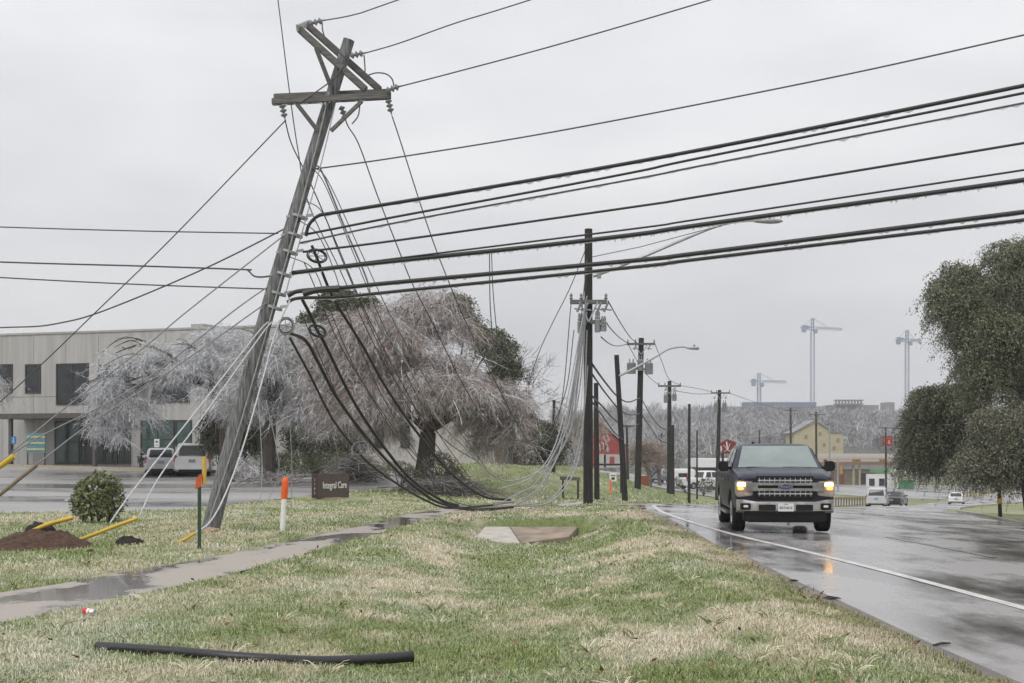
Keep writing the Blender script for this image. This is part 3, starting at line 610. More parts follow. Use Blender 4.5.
cable('heavy black cable hanging from the upper ring past the tree trunk', sk((312, 246), (317, 258), (333, 297), (364, 348), (387, 389), (419, 435), (451, 473), (483, 496), (510, 500), (537, 480), (557, 447), (569, 421), (581, 345), (587, 312)), .034, m_cable, grp=GS, iced=8)
cable('slim cable sagging between the two heavy ones over the trunk', sk((304, 262), (312, 280), (338, 341), (367, 389), (396, 431), (428, 470), (451, 499), (475, 507), (510, 503), (537, 497), (557, 473), (569, 453), (580, 418), (586, 310)), .012, m_wire, grp=GS, iced=7)
cable('pale iced cable sagging highest across the big tree', sk((313, 166), (322, 172), (345, 228), (367, 280), (377, 322), (403, 357), (435, 415), (464, 447), (490, 473), (509, 481), (535, 473), (560, 451), (578, 400), (587, 300)), .020, m_ice, grp=GS)
cable('thin line falling from the middle insulator into the big tree', sk((343, 112), (348, 126), (359, 145), (378, 197), (398, 248), (412, 283), (432, 322), (464, 386), (490, 425), (520, 441), (548, 430), (566, 390), (574, 330)), .014, m_wire, grp=GS)
cable('thin line falling from the right crossarm insulator over the tree’s right side', sk((392, 116), (400, 140), (428, 227), (448, 280), (470, 331), (496, 383), (518, 425), (533, 446), (548, 440), (562, 400), (571, 304)), .014, m_wire, grp=GS)
cable('thin line falling from the left crossarm insulator behind the pole', [(285, 120, 27.9), (292, 145, 28.2), (310, 182, 28.4), (335, 240, 29.5), (367, 315, 31.5), (403, 385, 33), (440, 450, 35), (480, 490, 37), (510, 497, 38), (545, 470, 39.5), (570, 410, 41), (587, 260, 41.8)], .013, m_wire, grp=GS)
cable('thin line dropping from the top edge past the left crossarm', [(270, -60, 28.6), (278, 0, 28.6), (289, 88, 28.5), (298, 150, 28.5), (309, 205, 28.4), (340, 270, 30), (372, 340, 32), (405, 395, 34), (445, 440, 36), (480, 463, 37)], .012, m_wire, grp=GS)
cable('thin line from the top of the tallest verge pole down to the iced tree', [(587, 246, 41.8), (570, 288, 43), (554, 320, 44), (540, 350, 46), (528, 385, 48)], .013, m_wire)
GI = 'grey iced strands rising to the tallest verge pole'
for k, (a, b, c, d, e_) in enumerate([((493, 503), (522, 499), (543, 482), (564, 435), (586, 308)), ((505, 500), (534, 484), (553, 455), (568, 410), (587, 296)), ((525, 505), (552, 498), (572, 468), (583, 420), (589, 350)), ((500, 489), (530, 478), (552, 452), (567, 400), (586, 300))]):
    cable('grey iced strand rising from the grass to the tallest verge pole', [(x, y, 36+(x-493)/95*5.9) for x, y in (a, b, c, d, e_)], .018, m_ice, grp=GI)
GF = 'fine wires fanning down from the leaning pole'
for k, pp in enumerate([((313, 168), (326, 187), (352, 250), (385, 329), (430, 420), (470, 478)), ((313, 167), (328, 181), (360, 250), (394, 322), (440, 402), (486, 468)), ((303, 200), (322, 212), (340, 255), (372, 330), (410, 410), (455, 480)), ((288, 256), (314, 270), (330, 310), (356, 370), (392, 430), (436, 486)), ((299, 220), (318, 235), (334, 270), (350, 320), (380, 392), (425, 468)), ((300, 310), (318, 352), (345, 410), (378, 455), (415, 492))]):
    cable('fine dark wire fanning down from the leaning pole to the slack bundle', sk(*pp), .010, m_wire, grp=GF)
cable('broken double wire hanging from the fringed bundle with a looped end', [(489.5, 251, 26.9), (490, 300, 26.9), (492, 330, 26.9), (494, 348, 26.9), (491, 357, 26.9), (486, 355, 26.9)], .010, m_wire)
cable('second broken wire hanging beside the looped one', [(491.5, 251, 26.9), (493, 290, 26.9), (496.5, 330, 26.9), (498, 346, 26.9), (494, 356, 26.9)], .009, m_wire)
def ring(label, cx, cy, rx, ry, D, m, tilt=0):
    t = thing('cable_storage_loop', label, 'cable loop', P(cx, cy, D)); s = D/F; ca_, sa = math.cos(tilt), math.sin(tilt)
    def q(a, k=1): x, z = rx*k*math.cos(a), ry*k*math.sin(a); return P(cx, cy, D)+np.array([(x*ca_-z*sa)*s, .12*math.sin(a+.6), (x*sa+z*ca_)*s])
    MB().tube([q(a) for a in np.linspace(0, 2*math.pi, 25)], .017, 6).build('hoop', m, t, smooth=True)
    MB().tube([q(a, .82) for a in np.linspace(0, 2*math.pi, 25)], .011, 6).build('wound_cable', m_cable, t, smooth=True)
    mb = MB()
    for a in (.5, 1.6, 2.8): mb.tube([q(a), q(a+math.pi)], .008, 5)
    mb.build('spoke', m, t)
ring('black wire wound storage loop high on the leaning pole’s right side', 317, 256, 9.5, 7, 27.8, m_cable, -.3)
ring('small black storage loop low in front of the iced trees', 317.5, 331, 8.5, 5.5, 28.6, m_cable, -.5)
m_ring = mat('dull_hoop', (.17, .17, .17), .5)
ring('pale empty storage loop tight against the leaning pole', 286, 326, 7.5, 9, 27.7, m_ring, .2)
ring('pale storage loop hanging above the brown sign', 360, 448, 8, 6, 30.6, m_ring, .3)
# spans between the standing poles
def sp(D0, D1, *pp):
    x0, x1 = pp[0][0], pp[-1][0]; return [(x, y, D0+(D1-D0)*(x-x0)/(x1-x0)) for x, y in pp]
GR = 'lines strung between the standing road poles'
def road(label, *a, r=.02, m=None): cable(label, sp(*a), r, m or m_cable, grp=GR, n=6)
road('sagging line from the tallest pole’s right crossarm tip to the transformer pole', 42, 81, (608, 301), (620, 322), (630, 337), (637, 343))
road('deeper sagging line from beside the fuses to the transformer pole', 42, 81, (604, 319), (611, 329), (620, 338), (629, 344))
road('lowest upper line sagging from the small cans', 42, 81, (601, 337), (610, 344), (618, 346), (628, 344))
road('upper telephone cable looping behind the lamp pole', 42, 81, (592, 364), (605, 382), (617, 396), (628, 402), (640, 398), r=.035)
road('middle telephone cable looping behind the lamp pole', 42, 81, (592, 374), (607, 395), (621, 411), (632, 415), (640, 413), r=.03)
road('lower telephone cable dipping in front of the red building', 42, 81, (592, 396), (603, 407), (615, 420), (628, 427), (639, 424), r=.03)
road('lowest telephone cable dropping towards the lamp pole', 42, 62, (592, 402), (604, 418), (614, 432), (623, 440), r=.025)
road('line from the transformer pole to the paired poles, right crossarm tips', 81, 106, (655, 344), (662, 362), (669, 379), (680, 385))
road('line from the transformer pole to the paired poles, left crossarm tips', 81, 106, (628, 344), (640, 366), (650, 378), (659, 385))
road('upper telephone cable from the transformer pole to the paired poles', 81, 106, (640, 396), (650, 414), (660, 427), (669, 430), r=.03)
road('lower telephone cable from the transformer pole to the paired poles', 81, 106, (640, 412), (652, 430), (661, 441), (670, 443), r=.03)
road('line from the paired poles to the pole by the red sign, upper', 106, 124, (680, 385.5), (700, 389), (712, 392), r=.022)
road('line from the paired poles to the pole by the red sign, lower', 106, 124, (676, 391), (698, 394), (718, 393), r=.022)
road('upper pale telephone cable across the grey woods', 106, 124, (670, 428), (685, 428), (702, 426), (717, 424), r=.022, m=m_ice)
road('lower pale telephone cable across the grey woods', 106, 124, (670, 441), (690, 444), (705, 443), (717, 440), r=.022, m=m_ice)
road('line from the red sign pole to the far pole above the pickup', 124, 215, (729, 393), (752, 401), (775, 408), (790, 410), r=.025)
road('pale telephone cable from the red sign pole to the far pole above the pickup', 124, 215, (718, 430), (745, 437), (770, 434), (791, 425), r=.03, m=m_ice)
road('pale telephone cable at the far poles over the yellow house', 215, 185, (791, 426), (830, 422), (860, 428), (886, 428), r=.03, m=m_ice)
# ---------------------------------------------------------------- trees
m_twig = mat('twigs', (1, 1, 1), .55, nscale=40, namt=.1, attr=True)
m_leaf = mat('leaves', (1, 1, 1), .5, nscale=30, namt=.15, attr=True)
m_bark = mat('bark', (.055, .045, .038), .9, nscale=14, namt=.5, bump=.6, stretch=(1, 1, .3))
m_barkg = mat('grey_bark', (.17, .155, .145), .9, nscale=14, namt=.45, bump=.6, stretch=(1, 1, .3))
def lobes_px(lst, D, dd=1.0): return [(P(x, y, D+dz), rx/F*D, ry/F*D) for x, y, rx, ry, dz in lst]
def split_lobes(lb, k, f, spread=.72):
    out = []
    for c, rx, rz in lb:
        for _ in range(k):
            d = rng.normal(size=3); d /= np.linalg.norm(d); q = f*(.7+.6*rng.random()); out.append((c+d*np.array([rx, rx, rz])*spread, rx*q, rz*q))
    return out
def shell(lb, n, inner=.35, top=-.3):
    wts = np.array([a[1]*a[2] for a in lb]); k = rng.choice(len(lb), n, p=wts/wts.sum())
    d = rng.normal(size=(n, 3)); d /= np.linalg.norm(d, axis=1, keepdims=True)
    d[:, 2] = np.where(d[:, 2] < top, -d[:, 2]*.8, d[:, 2])
    r = inner+(1-inner)*rng.random(n)**.5
    C = np.array([a[0] for a in lb])[k]; rx = np.array([a[1] for a in lb])[k]; rz = np.array([a[2] for a in lb])[k]
    return C+d*np.stack([rx, rx*.9, rz], 1)*r[:, None], d, k, r
def limb(mb, a, b, r0, r1, sag=0, n=9, wob=.12):
    a = Vector(a); b = Vector(b); L_ = (b-a).length; pts = []
    o = [Vector((random.uniform(-1, 1), random.uniform(-1, 1), random.uniform(-1, 1)))*wob*L_ for _ in range(2)]
    for i in range(n):
        t = i/(n-1); p = a.lerp(b, t)+o[0]*math.sin(t*math.pi)*.5+o[1]*math.sin(2*t*math.pi)*.3; p.z += sag*L_*math.sin(t*math.pi); pts.append(p)
    mb.tube(pts, list(np.linspace(r0, r1, n)), 7); return pts
def weeping(name, label, base, fork, lb, D, n, c0, c1, ice, length, tr, grp=None, cat='tree', bark=None, wd=.02, green=0, gcol=(.07, .08, .04), droop=1.0):
    b = np.array(base, float); t = thing(name, label, cat, b, 0, grp)
    mb = MB(); limb(mb, b-np.array([0, 0, .2]), fork, tr, tr*.75, wob=.06); mb.build('trunk', bark or m_bark, t, smooth=True)
    br = MB()
    for c, rx, rz in lb[::2]:
        p = limb(br, fork, c+np.array([0, 0, rz*.25]), tr*.34, tr*.08, .22, 10)
        for k in range(7):
            s_ = p[random.randint(4, 9)]; e_ = Vector(c)+Vector((random.uniform(-1, 1)*rx, random.uniform(-1, 1)*rx, random.uniform(-.3, .9)*rz)); limb(br, s_, e_, tr*.10, .012, .2, 7)
    br.build('branches', bark or m_bark, t, smooth=True)
    lb = split_lobes(lb, 5, .58); ar = AR(); S, d, k, r = shell(lb, n); K = 7
    ln = length*(.4+.9*rng.random(n)); s_ = np.linspace(0, 1, K)
    hd = d.copy(); hd[:, 2] = np.abs(hd[:, 2])*.3; hd += rng.normal(size=(n, 3))*.4; wild = rng.random(n) < .05; hd[wild] *= 1.9; ln = ln*np.where(wild, 1.35, 1)
    Pt = S[:, None]+hd[:, None]*(ln[:, None, None]*.55)*s_[None, :, None]
    Pt[:, :, 2] -= droop*ln[:, None]*.85*s_[None]**1.7
    Pt += np.cumsum(rng.normal(size=Pt.shape), 1)*.035*ln[:, None, None]
    zmin = gz(Pt[..., 0], Pt[..., 1])+.12; Pt[..., 2] = np.maximum(Pt[..., 2], zmin+rng.random(Pt.shape[:2])*.3)
    lobe_f = rng.random(len(lb))[k]*.5; f = np.clip(rng.random(n)*.8+lobe_f*.5-.05, 0, 1)[:, None]
    isice = (rng.random(n) < ice)[:, None]
    cl = np.array(c0)*(1-f)+np.array(c1)*f; cl = np.where(isice, np.array([.74, .75, .77])*(.7+.35*rng.random((n, 1))), cl)
    ar.ribbons(Pt, np.full(n, wd), cl)
    m2 = n*11; i = rng.integers(0, n, m2); j = rng.integers(1, K-1, m2); q0 = Pt[i, j]; T = Pt[i, j+1]-Pt[i, j-1]; T /= np.linalg.norm(T, axis=1, keepdims=True)+1e-9
    dr = T*.35+rng.normal(size=(m2, 3))*.7; dr[:, 2] -= .2*droop; l2 = length*.20*(.25+rng.random(m2)); ss = np.linspace(0, 1, 3)
    P2 = q0[:, None]+dr[:, None]*l2[:, None, None]*ss[None, :, None]; P2[:, :, 2] -= (droop*l2[:, None]*.3)*ss[None]**2
    c2 = cl[i]*(.8+.5*rng.random((m2, 1))); w2 = (rng.random(m2) < ice*.7)[:, None]; c2 = np.where(w2, np.array([.78, .79, .81])*(.75+.25*rng.random((m2, 1))), c2)
    ar.ribbons(P2, np.full(m2, wd*.7), c2)
    if green:
        S2, *_ = shell(lb, green, .2); ar.leaves(S2, .12, .06, np.array(gcol)*(.6+.9*rng.random((green, 1))), .5)
    ar.build('crown', m_twig, t); return t
# the big pinkish tree
D2 = 56
fork = P(428, 432, D2)
weeping('weeping_tree', 'big domed tree of drooping pinkish brown iced twigs behind the sagging cables', ground_at(420, D2), fork,
        lobes_px([(395, 345, 50, 42, 0), (440, 350, 55, 48, .5), (352, 360, 38, 40, .5), (470, 385, 42, 42, 0), (420, 318, 40, 28, 1), (370, 318, 30, 24, 1), (498, 405, 26, 30, .3), (385, 395, 40, 30, -1), (440, 392, 45, 34, -1), (335, 395, 22, 25, 0), (512, 432, 20, 24, 0), (492, 440, 18, 18, 1), (350, 418, 30, 26, 1), (385, 425, 26, 16, 1.5), (470, 424, 28, 18, 1), (322, 360, 22, 24, 1), (345, 325, 18, 16, .5), (465, 335, 22, 18, .5)], D2), D2, 12500,
        (.13, .095, .08), (.46, .36, .32), .26, 1.15, .42, wd=.017, droop=.72, cat='tree')
lb1 = [(122, 380, 24, 22, 0), (112, 405, 20, 22, 0), (152, 374, 20, 18, .5), (145, 405, 24, 22, 0), (205, 365, 34, 28, .5), (232, 352, 26, 22, 1), (185, 390, 28, 28, 0), (225, 392, 30, 26, 0), (116, 356, 15, 12, .3), (150, 352, 14, 11, -.3), (186, 350, 16, 12, .3), (212, 340, 18, 12, 0), (100, 424, 13, 16, 0), (122, 434, 12, 14, .3), (92, 396, 10, 14, 0)]
D1 = 73
weeping('weeping_tree', 'white iced tree broken low and wide across the office front', ground_at(228, D1), P(214, 392, D1), lobes_px(lb1, D1), D1, 5400, (.13, .12, .12), (.78, .78, .79), .6, .9, .3, bark=m_bark, wd=.022, droop=.6)
weeping('weeping_tree', 'grey iced tree arching behind the leaning pole', ground_at(268, 68), P(272, 412, 68), lobes_px([(262, 350, 30, 26, 0), (292, 362, 34, 30, 0), (275, 395, 38, 34, 0), (312, 395, 30, 34, .5), (318, 345, 26, 24, 1), (245, 405, 26, 30, 0), (330, 415, 24, 24, 0)], 68), 68, 6200, (.17, .15, .145), (.50, .47, .465), .42, 1.1, .36, bark=m_bark, wd=.019, droop=.65)
weeping('weeping_tree', 'iced twigs of a tree cut by the left edge', ground_at(-22, 60), P(-18, 410, 60), lobes_px([(-14, 392, 20, 22, 0), (-30, 380, 26, 26, 0)], 60), 60, 700, (.2, .17, .16), (.5, .47, .46), .35, 1.1, .2, bark=m_bark, wd=.02)
weeping('weeping_tree', 'twisted fallen iced limb heap beside the hedge', ground_at(232, 64), P(238, 455, 64), lobes_px([(236, 458, 16, 10, 0), (248, 470, 16, 8, 0), (222, 462, 10, 8, 0)], 64), 64, 160, (.18, .16, .15), (.5, .49, .48), .4, .7, .12, cat='fallen limb', wd=.022)
# evergreen crowns
def evergreen(name, label, base, fork, lb, n, size, c0, c1, frost, tr, grp=None, spray=.7, per=10, cat='tree'):
    t = thing(name, label, cat, base, 0, grp); b = np.array(base, float)
    mb = MB(); limb(mb, b-np.array([0, 0, .2]), fork, tr, tr*.8, wob=.05); mb.build('trunk', m_bark, t, smooth=True)
    br = MB()
    for c, rx, rz in lb: limb(br, fork, c, tr*.4, tr*.08, .08, 9); 
    br.build('branches', m_bark, t, smooth=True)
    lb = split_lobes(lb, 7, .55, .70); ar = AR(); S, d, k, r = shell(lb, n, .3, -.6); u = rng.random((n, per))
    ln = spray*(.5+rng.random(n)); out = d.copy(); out[:, 2] = out[:, 2]*.4; out += rng.normal(size=out.shape)*.3
    C = S[:, None]+out[:, None]*(ln[:, None]*u*.7)[..., None]; C[..., 2] -= (ln[:, None]*u**1.6*.9); C += rng.normal(size=C.shape)*spray*.08
    C = C.reshape(-1, 3); m_ = len(C); f = np.clip(.25*rng.random((n, 1))+.5*rng.random((n, per))+.4*rng.random(len(lb))[k][:, None]-.1, 0, 1).reshape(-1, 1)
    cl = np.array(c0)*(1-f)+np.array(c1)*f; fr = (rng.random((n, 1))*.45+rng.random((n, per))*.55 > 1-frost).reshape(-1, 1); cl = np.where(fr, np.array([.30, .32, .29])*(.7+.5*rng.random((m_, 1))), cl)
    ar.leaves(C, size*(.7+.7*rng.random(m_)), size*.5, cl, .6); 
    k_ = np.linspace(0, 1, 5); Pt = S[:, None]+out[:, None]*(ln[:, None]*k_[None]*.7)[..., None]; Pt[..., 2] -= ln[:, None]*k_[None]**1.6*.9
    ar.ribbons(Pt, np.full(n, .016), np.tile(np.array([[.07, .06, .05]]), (n, 1)))
    ar.build('crown', m_leaf, t); return t
DO = 60
g = ground_at(1046, DO)
evergreen('evergreen_oak', 'tall evergreen oak with drooping dusty green crown at the right edge', g, P(1040, 400, DO),
          lobes_px([(960, 284, 30, 26, 0), (985, 300, 38, 40, 0), (1022, 262, 34, 30, 0), (1040, 300, 50, 50, 1), (1000, 340, 44, 40, 0), (1050, 360, 55, 45, 0), (980, 372, 26, 26, -.5), (952, 305, 20, 24, 0), (1075, 280, 50, 50, 0), (1000, 385, 40, 26, 0)], DO), 10500, .105, (.06, .07, .034), (.25, .262, .145), .09, .5, per=18, spray=.85)
evergreen('evergreen_oak', 'darker low evergreen oak crown left of the tall one, overhanging the road', ground_at(1040, 72), P(1018, 455, 68),
          lobes_px([(935, 412, 26, 24, 0), (925, 440, 22, 24, 0), (950, 430, 28, 28, 0), (968, 410, 26, 24, 0), (915, 452, 13, 18, 0), (950, 455, 24, 18, 0)], 66), 5000, .105, (.048, .055, .028), (.19, .198, .11), .07, .25, per=16, spray=.75)
evergreen('evergreen_oak', 'grey frosted low bough crown in front at the right edge', ground_at(1034, 56), P(1022, 460, 56),
          lobes_px([(1005, 428, 32, 22, 0), (985, 448, 26, 20, 0), (1022, 445, 34, 30, 0), (962, 462, 18, 12, 0), (1000, 468, 30, 16, 0), (1050, 430, 34, 34, 0)], 56), 3800, .095, (.075, .082, .045), (.27, .275, .17), .16, .28, per=16, spray=.75)
for a in (('rounded dark green live oak top showing left of the big pinkish tree', 338, 82, [(330, 312, 26, 18, 0), (352, 305, 20, 14, 0), (318, 325, 18, 14, 0)]),
          ('dark green tree tops showing right behind the big pinkish tree', 478, 82, [(456, 308, 16, 12, 0), (480, 325, 18, 16, 0), (497, 345, 18, 16, 0), (505, 385, 22, 24, 0), (515, 420, 24, 24, 0)]),
          ('dark evergreen tree right of the parked minivan behind the pole', 222, 76, [(222, 430, 15, 22, 0), (236, 440, 16, 20, 0), (228, 412, 12, 16, 0), (250, 435, 14, 20, 0)]),
          ('dark leafy mass between the hedge and the pale annex wall', 318, 76.3, [(298, 434, 14, 14, 0), (318, 430, 16, 16, 0), (340, 436, 16, 14, 0), (354, 442, 12, 12, 0)]),
          ('dark evergreen at the foot of the short pole among the trees', 545, 84, [(538, 440, 15, 16, 0), (552, 446, 14, 12, 0), (526, 430, 14, 16, 0)])):
    evergreen('evergreen_tree', a[0], ground_at(a[1], a[2]), P(a[3][0][0], 420, a[2]), lobes_px(a[3], a[2]), 2200, .16, (.04, .05, .022), (.15, .17, .075), .14, .22, per=12)
# bare trees
def bare(label, base, h, spread, n1, col0, wd, grp=None, name='bare_tree', depth=4):
    t = thing(name, label, 'tree', base, 0, grp); tr = MB(); ar = AR(); segs = {}
    def rec(p, d, L_, r, lv):
        q = p+d*L_; mid = (p+q)/2+np.array([random.gauss(0, .05), random.gauss(0, .05), 0])*L_
        if lv <= 1: tr.tube([p, mid, q], [r, r*.85, r*.7], 6)
        else: segs.setdefault(lv, []).append(np.stack([p, mid, q]))
        if lv >= depth: return
        for k in range(n1 if lv > 0 else n1+1):
            a = random.uniform(.25, .75)*spread; rd = np.array([random.gauss(0, 1) for _ in range(3)]); rd -= d*(rd @ d); rd /= np.linalg.norm(rd)
            nd = d*math.cos(a)+rd*math.sin(a); nd[2] += .12 if lv < 3 else -.1; nd /= np.linalg.norm(nd)
            s_ = p+(q-p)*random.uniform(.55, 1); rec(s_, nd, L_*random.uniform(.6, .85), r*.55, lv+1)
    rec(np.array(base, float)-np.array([0, 0, .2]), np.array([0, 0, 1.]), h*.36, wd*4, 0)
    tr.build('trunk', m_barkg, t, smooth=True)
    for lv, s_ in segs.items():
        a = np.array(s_); ar.ribbons(a, np.full(len(a), wd*(1.8 if lv == 2 else 1.0 if lv == 3 else .7)), np.array(col0)*(.6+.8*rng.random((len(a), 1))))
    ar.build('crown', m_twig, t); return t
bare('tall bare grey tree right behind the evergreen tops, against the sky', ground_at(522, 88), 8.2, 1.15, 4, (.20, .185, .18), .04, depth=5)
bare('bare fine twigged tree beside the short pole near the falling strands', ground_at(566, 98), 5.0, 1.2, 4, (.33, .29, .26), .04, depth=5)
bare('small brownish bare tree at the left of the red building', ground_at(586, 110), 4.8, 1.2, 4, (.36, .30, .25), .04, depth=5)
bare('pinkish bare bush tree between the transformer pole and the paired poles', ground_at(650, 128), 4.6, 1.3, 5, (.30, .235, .20), .05, depth=5)
bare('second pinkish bare tree just behind the paired poles', ground_at(660, 140), 5.4, 1.3, 5, (.30, .25, .22), .05, depth=5)
# frosted woods on the hills: one mass
ar = AR(); nT = 4200
yy = 240+(rng.random(nT)**1.0)*470; xx = (rng.random(nT)*1.02-.26)*yy
keep = ~((np.abs(xx-yy*.215) < 18) & (yy < 375)) & (xx > .03*yy) & ~((yy < 390) & (xx > .19*yy) & (xx < .285*yy)) & ~((yy < 330) & (xx > xle(np.minimum(yy, 349))-14)) & ~((yy > 330) & (yy < 420) & (xx > yy*.20) & (xx < yy*.232))
keep &= ~((yy < 330) & (xx > 0.12*yy) & (xx < .285*yy))
xx, yy = xx[keep], yy[keep]
hh = 5+4*rng.random(len(xx)); tint = rng.random(len(xx))
for x, y, h, q in zip(xx, yy, hh, tint):
    k = 75; z = float(gz(x, y))+(float(fbm(x*.02, y*.02, 8))-.5)*8*min(1, max(0, (y-330)/200))
    d = rng.normal(size=(k, 3)); d /= np.linalg.norm(d, axis=1, keepdims=True); c = np.array([x, y, z+h*.58])+d*np.array([h*.45, h*.4, h*.42])*(.35+.65*rng.random((k, 1)))
    l_ = h*.21; e_ = d*.5+rng.normal(size=(k, 3))*.6; e_[:, 2] += .8; Pt = np.stack([c-e_*l_*.6, c, c+e_*l_*.5+np.array([0, 0, -.1*l_])], 1)
    cc = np.array([.17, .168, .17])*(1-q)+np.array([.42, .42, .43])*q
    ar.ribbons(Pt, np.full(k, .00042*y+.05), cc*(.6+.8*rng.random((k, 1))))
tag(ar.build('frosted_woodland', m_twig), 'grey mass of frosted bare woods covering the far hillside', 'woods', kind='stuff')
# hedge, bushes, brush heaps
def bush(name, label, lst, D, n, size, c0, c1, cat='bush', frost=.08, base_px=None, sub=.02, stems=10):
    lb = lobes_px(lst, D); b = ground_at(base_px if base_px else lst[0][0], D); t = thing(name, label, cat, b)
    mb = MB()
    for i in range(stems):
        c = lb[i % len(lb)]; q = c[0]+np.array([random.uniform(-.7, .7)*c[1], random.uniform(-.7, .7)*c[1], random.uniform(0, .8)*c[2]]); gb = gpt(b[0]*.5+c[0][0]*.5 if len(lst) < 4 else c[0][0], D, -.05); limb(mb, gb, q, .03, .008, 0, 6)
    mb.build('stems', m_bark, t)
    ar = AR(); S, d, k, r = shell(lb, n, .4, -.9); S[:, 2] = np.maximum(S[:, 2], gz(S[:, 0], S[:, 1])+.05); f = np.clip(rng.random((n, 1))*.8+.3*(rng.random(len(lb))[k][:, None]), 0, 1); cl = np.array(c0)*(1-f)+np.array(c1)*f
    cl = np.where(rng.random((n, 1)) < frost, np.array([.42, .44, .42]), cl); ar.leaves(S, size*(.6+.8*rng.random(n)), size*.5, cl, -.4); ar.build('foliage', m_leaf, t); return t
bush('shrub', 'round leafy green shrub standing alone on the grass by the car park', [(94, 496, 20, 16, 0), (84, 503, 15, 15, -.1), (111, 501, 15, 18, .1), (100, 480, 12, 9, 0), (86, 486, 9, 8, .1), (112, 486, 8, 9, -.1), (97, 511, 24, 11, 0)], 31.2, 2900, .10, (.06, .08, .025), (.27, .29, .125), base_px=97, frost=.06)
bush('hedge', 'long dark clipped hedge along the far side of the car park', [(x, 463.5, 14, 12, random.uniform(-.3, .3)) for x in range(262, 372, 11)], 69, 6500, .11, (.06, .075, .03), (.20, .23, .10), cat='hedge', base_px=316)
bush('shrub', 'dark twiggy shrub under the big pinkish tree', [(440, 468, 20, 16, 0), (455, 476, 12, 10, 0)], 53, 2200, .09, (.04, .035, .025), (.12, .11, .07), base_px=444)
bush('shrub', 'low olive shrub at the foot of the big trunk', [(398, 470, 18, 10, 0), (412, 475, 10, 8, 0)], 54, 1200, .08, (.06, .065, .025), (.16, .17, .08), base_px=402)
bush('shrub', 'low shrub against the wall left of the silver hatchback', [(143, 458, 4, 6, 0), (140, 460, 3, 4, 0)], 82.2, 350, .1, (.03, .035, .02), (.09, .1, .05), base_px=142)
bush('shrub', 'dim low scrub at the pavement edge beside the pickup', [(676, 484, 8, 6, 0), (706, 486, 10, 8, 0)], 130, 600, .2, (.05, .06, .03), (.14, .15, .09), base_px=700)
def brush(label, x0, x1, y0, y1, D, n, wd, c0, c1):
    g = ground_at((x0+x1)/2, D); ar = AR(); cx = (rng.random(n)+rng.random(n))/2; px = x0+(x1-x0)*cx; top = np.sin(np.clip(cx, .05, .95)*math.pi)**.8
    X_ = (px-512)/F*D; Y_ = D+rng.normal(size=n)*.7; H_ = rng.random(n)*top*(y1-y0)/F*D; a = rng.random(n)*2*math.pi; l_ = .5+1.2*rng.random(n)
    s_ = np.linspace(-.5, .5, 5); Pt = np.stack([X_[:, None]+np.cos(a)[:, None]*l_[:, None]*s_, Y_[:, None]+np.sin(a)[:, None]*l_[:, None]*s_, gz(X_, Y_)[:, None]+.03+H_[:, None]+rng.normal(size=(n, 1))*.3*s_+(.2-.8*s_**2)*.3*l_[:, None]], 2); Pt[..., 2] = np.maximum(Pt[..., 2], gz(Pt[..., 0], Pt[..., 1])+.02)
    f = rng.random((n, 1)); ar.ribbons(Pt, wd*(.5+rng.random(n)), np.array(c0)*(1-f)+np.array(c1)*f)
    return tag(ar.build('brush_heap', m_twig), label, 'brush heap')
brush('heap of broken grey branches behind the brown sign', 328, 384, 460, 486, 61, 700, .035, (.05, .04, .035), (.36, .33, .31))
brush('low spread of broken twigs beyond the car park left of the sign', 232, 318, 476, 486, 60, 160, .022, (.05, .04, .035), (.30, .28, .27))
brush('dark tangle of twigs lying under the sagging cables', 395, 500, 480, 497, 52, 600, .026, (.05, .045, .04), (.22, .20, .19))
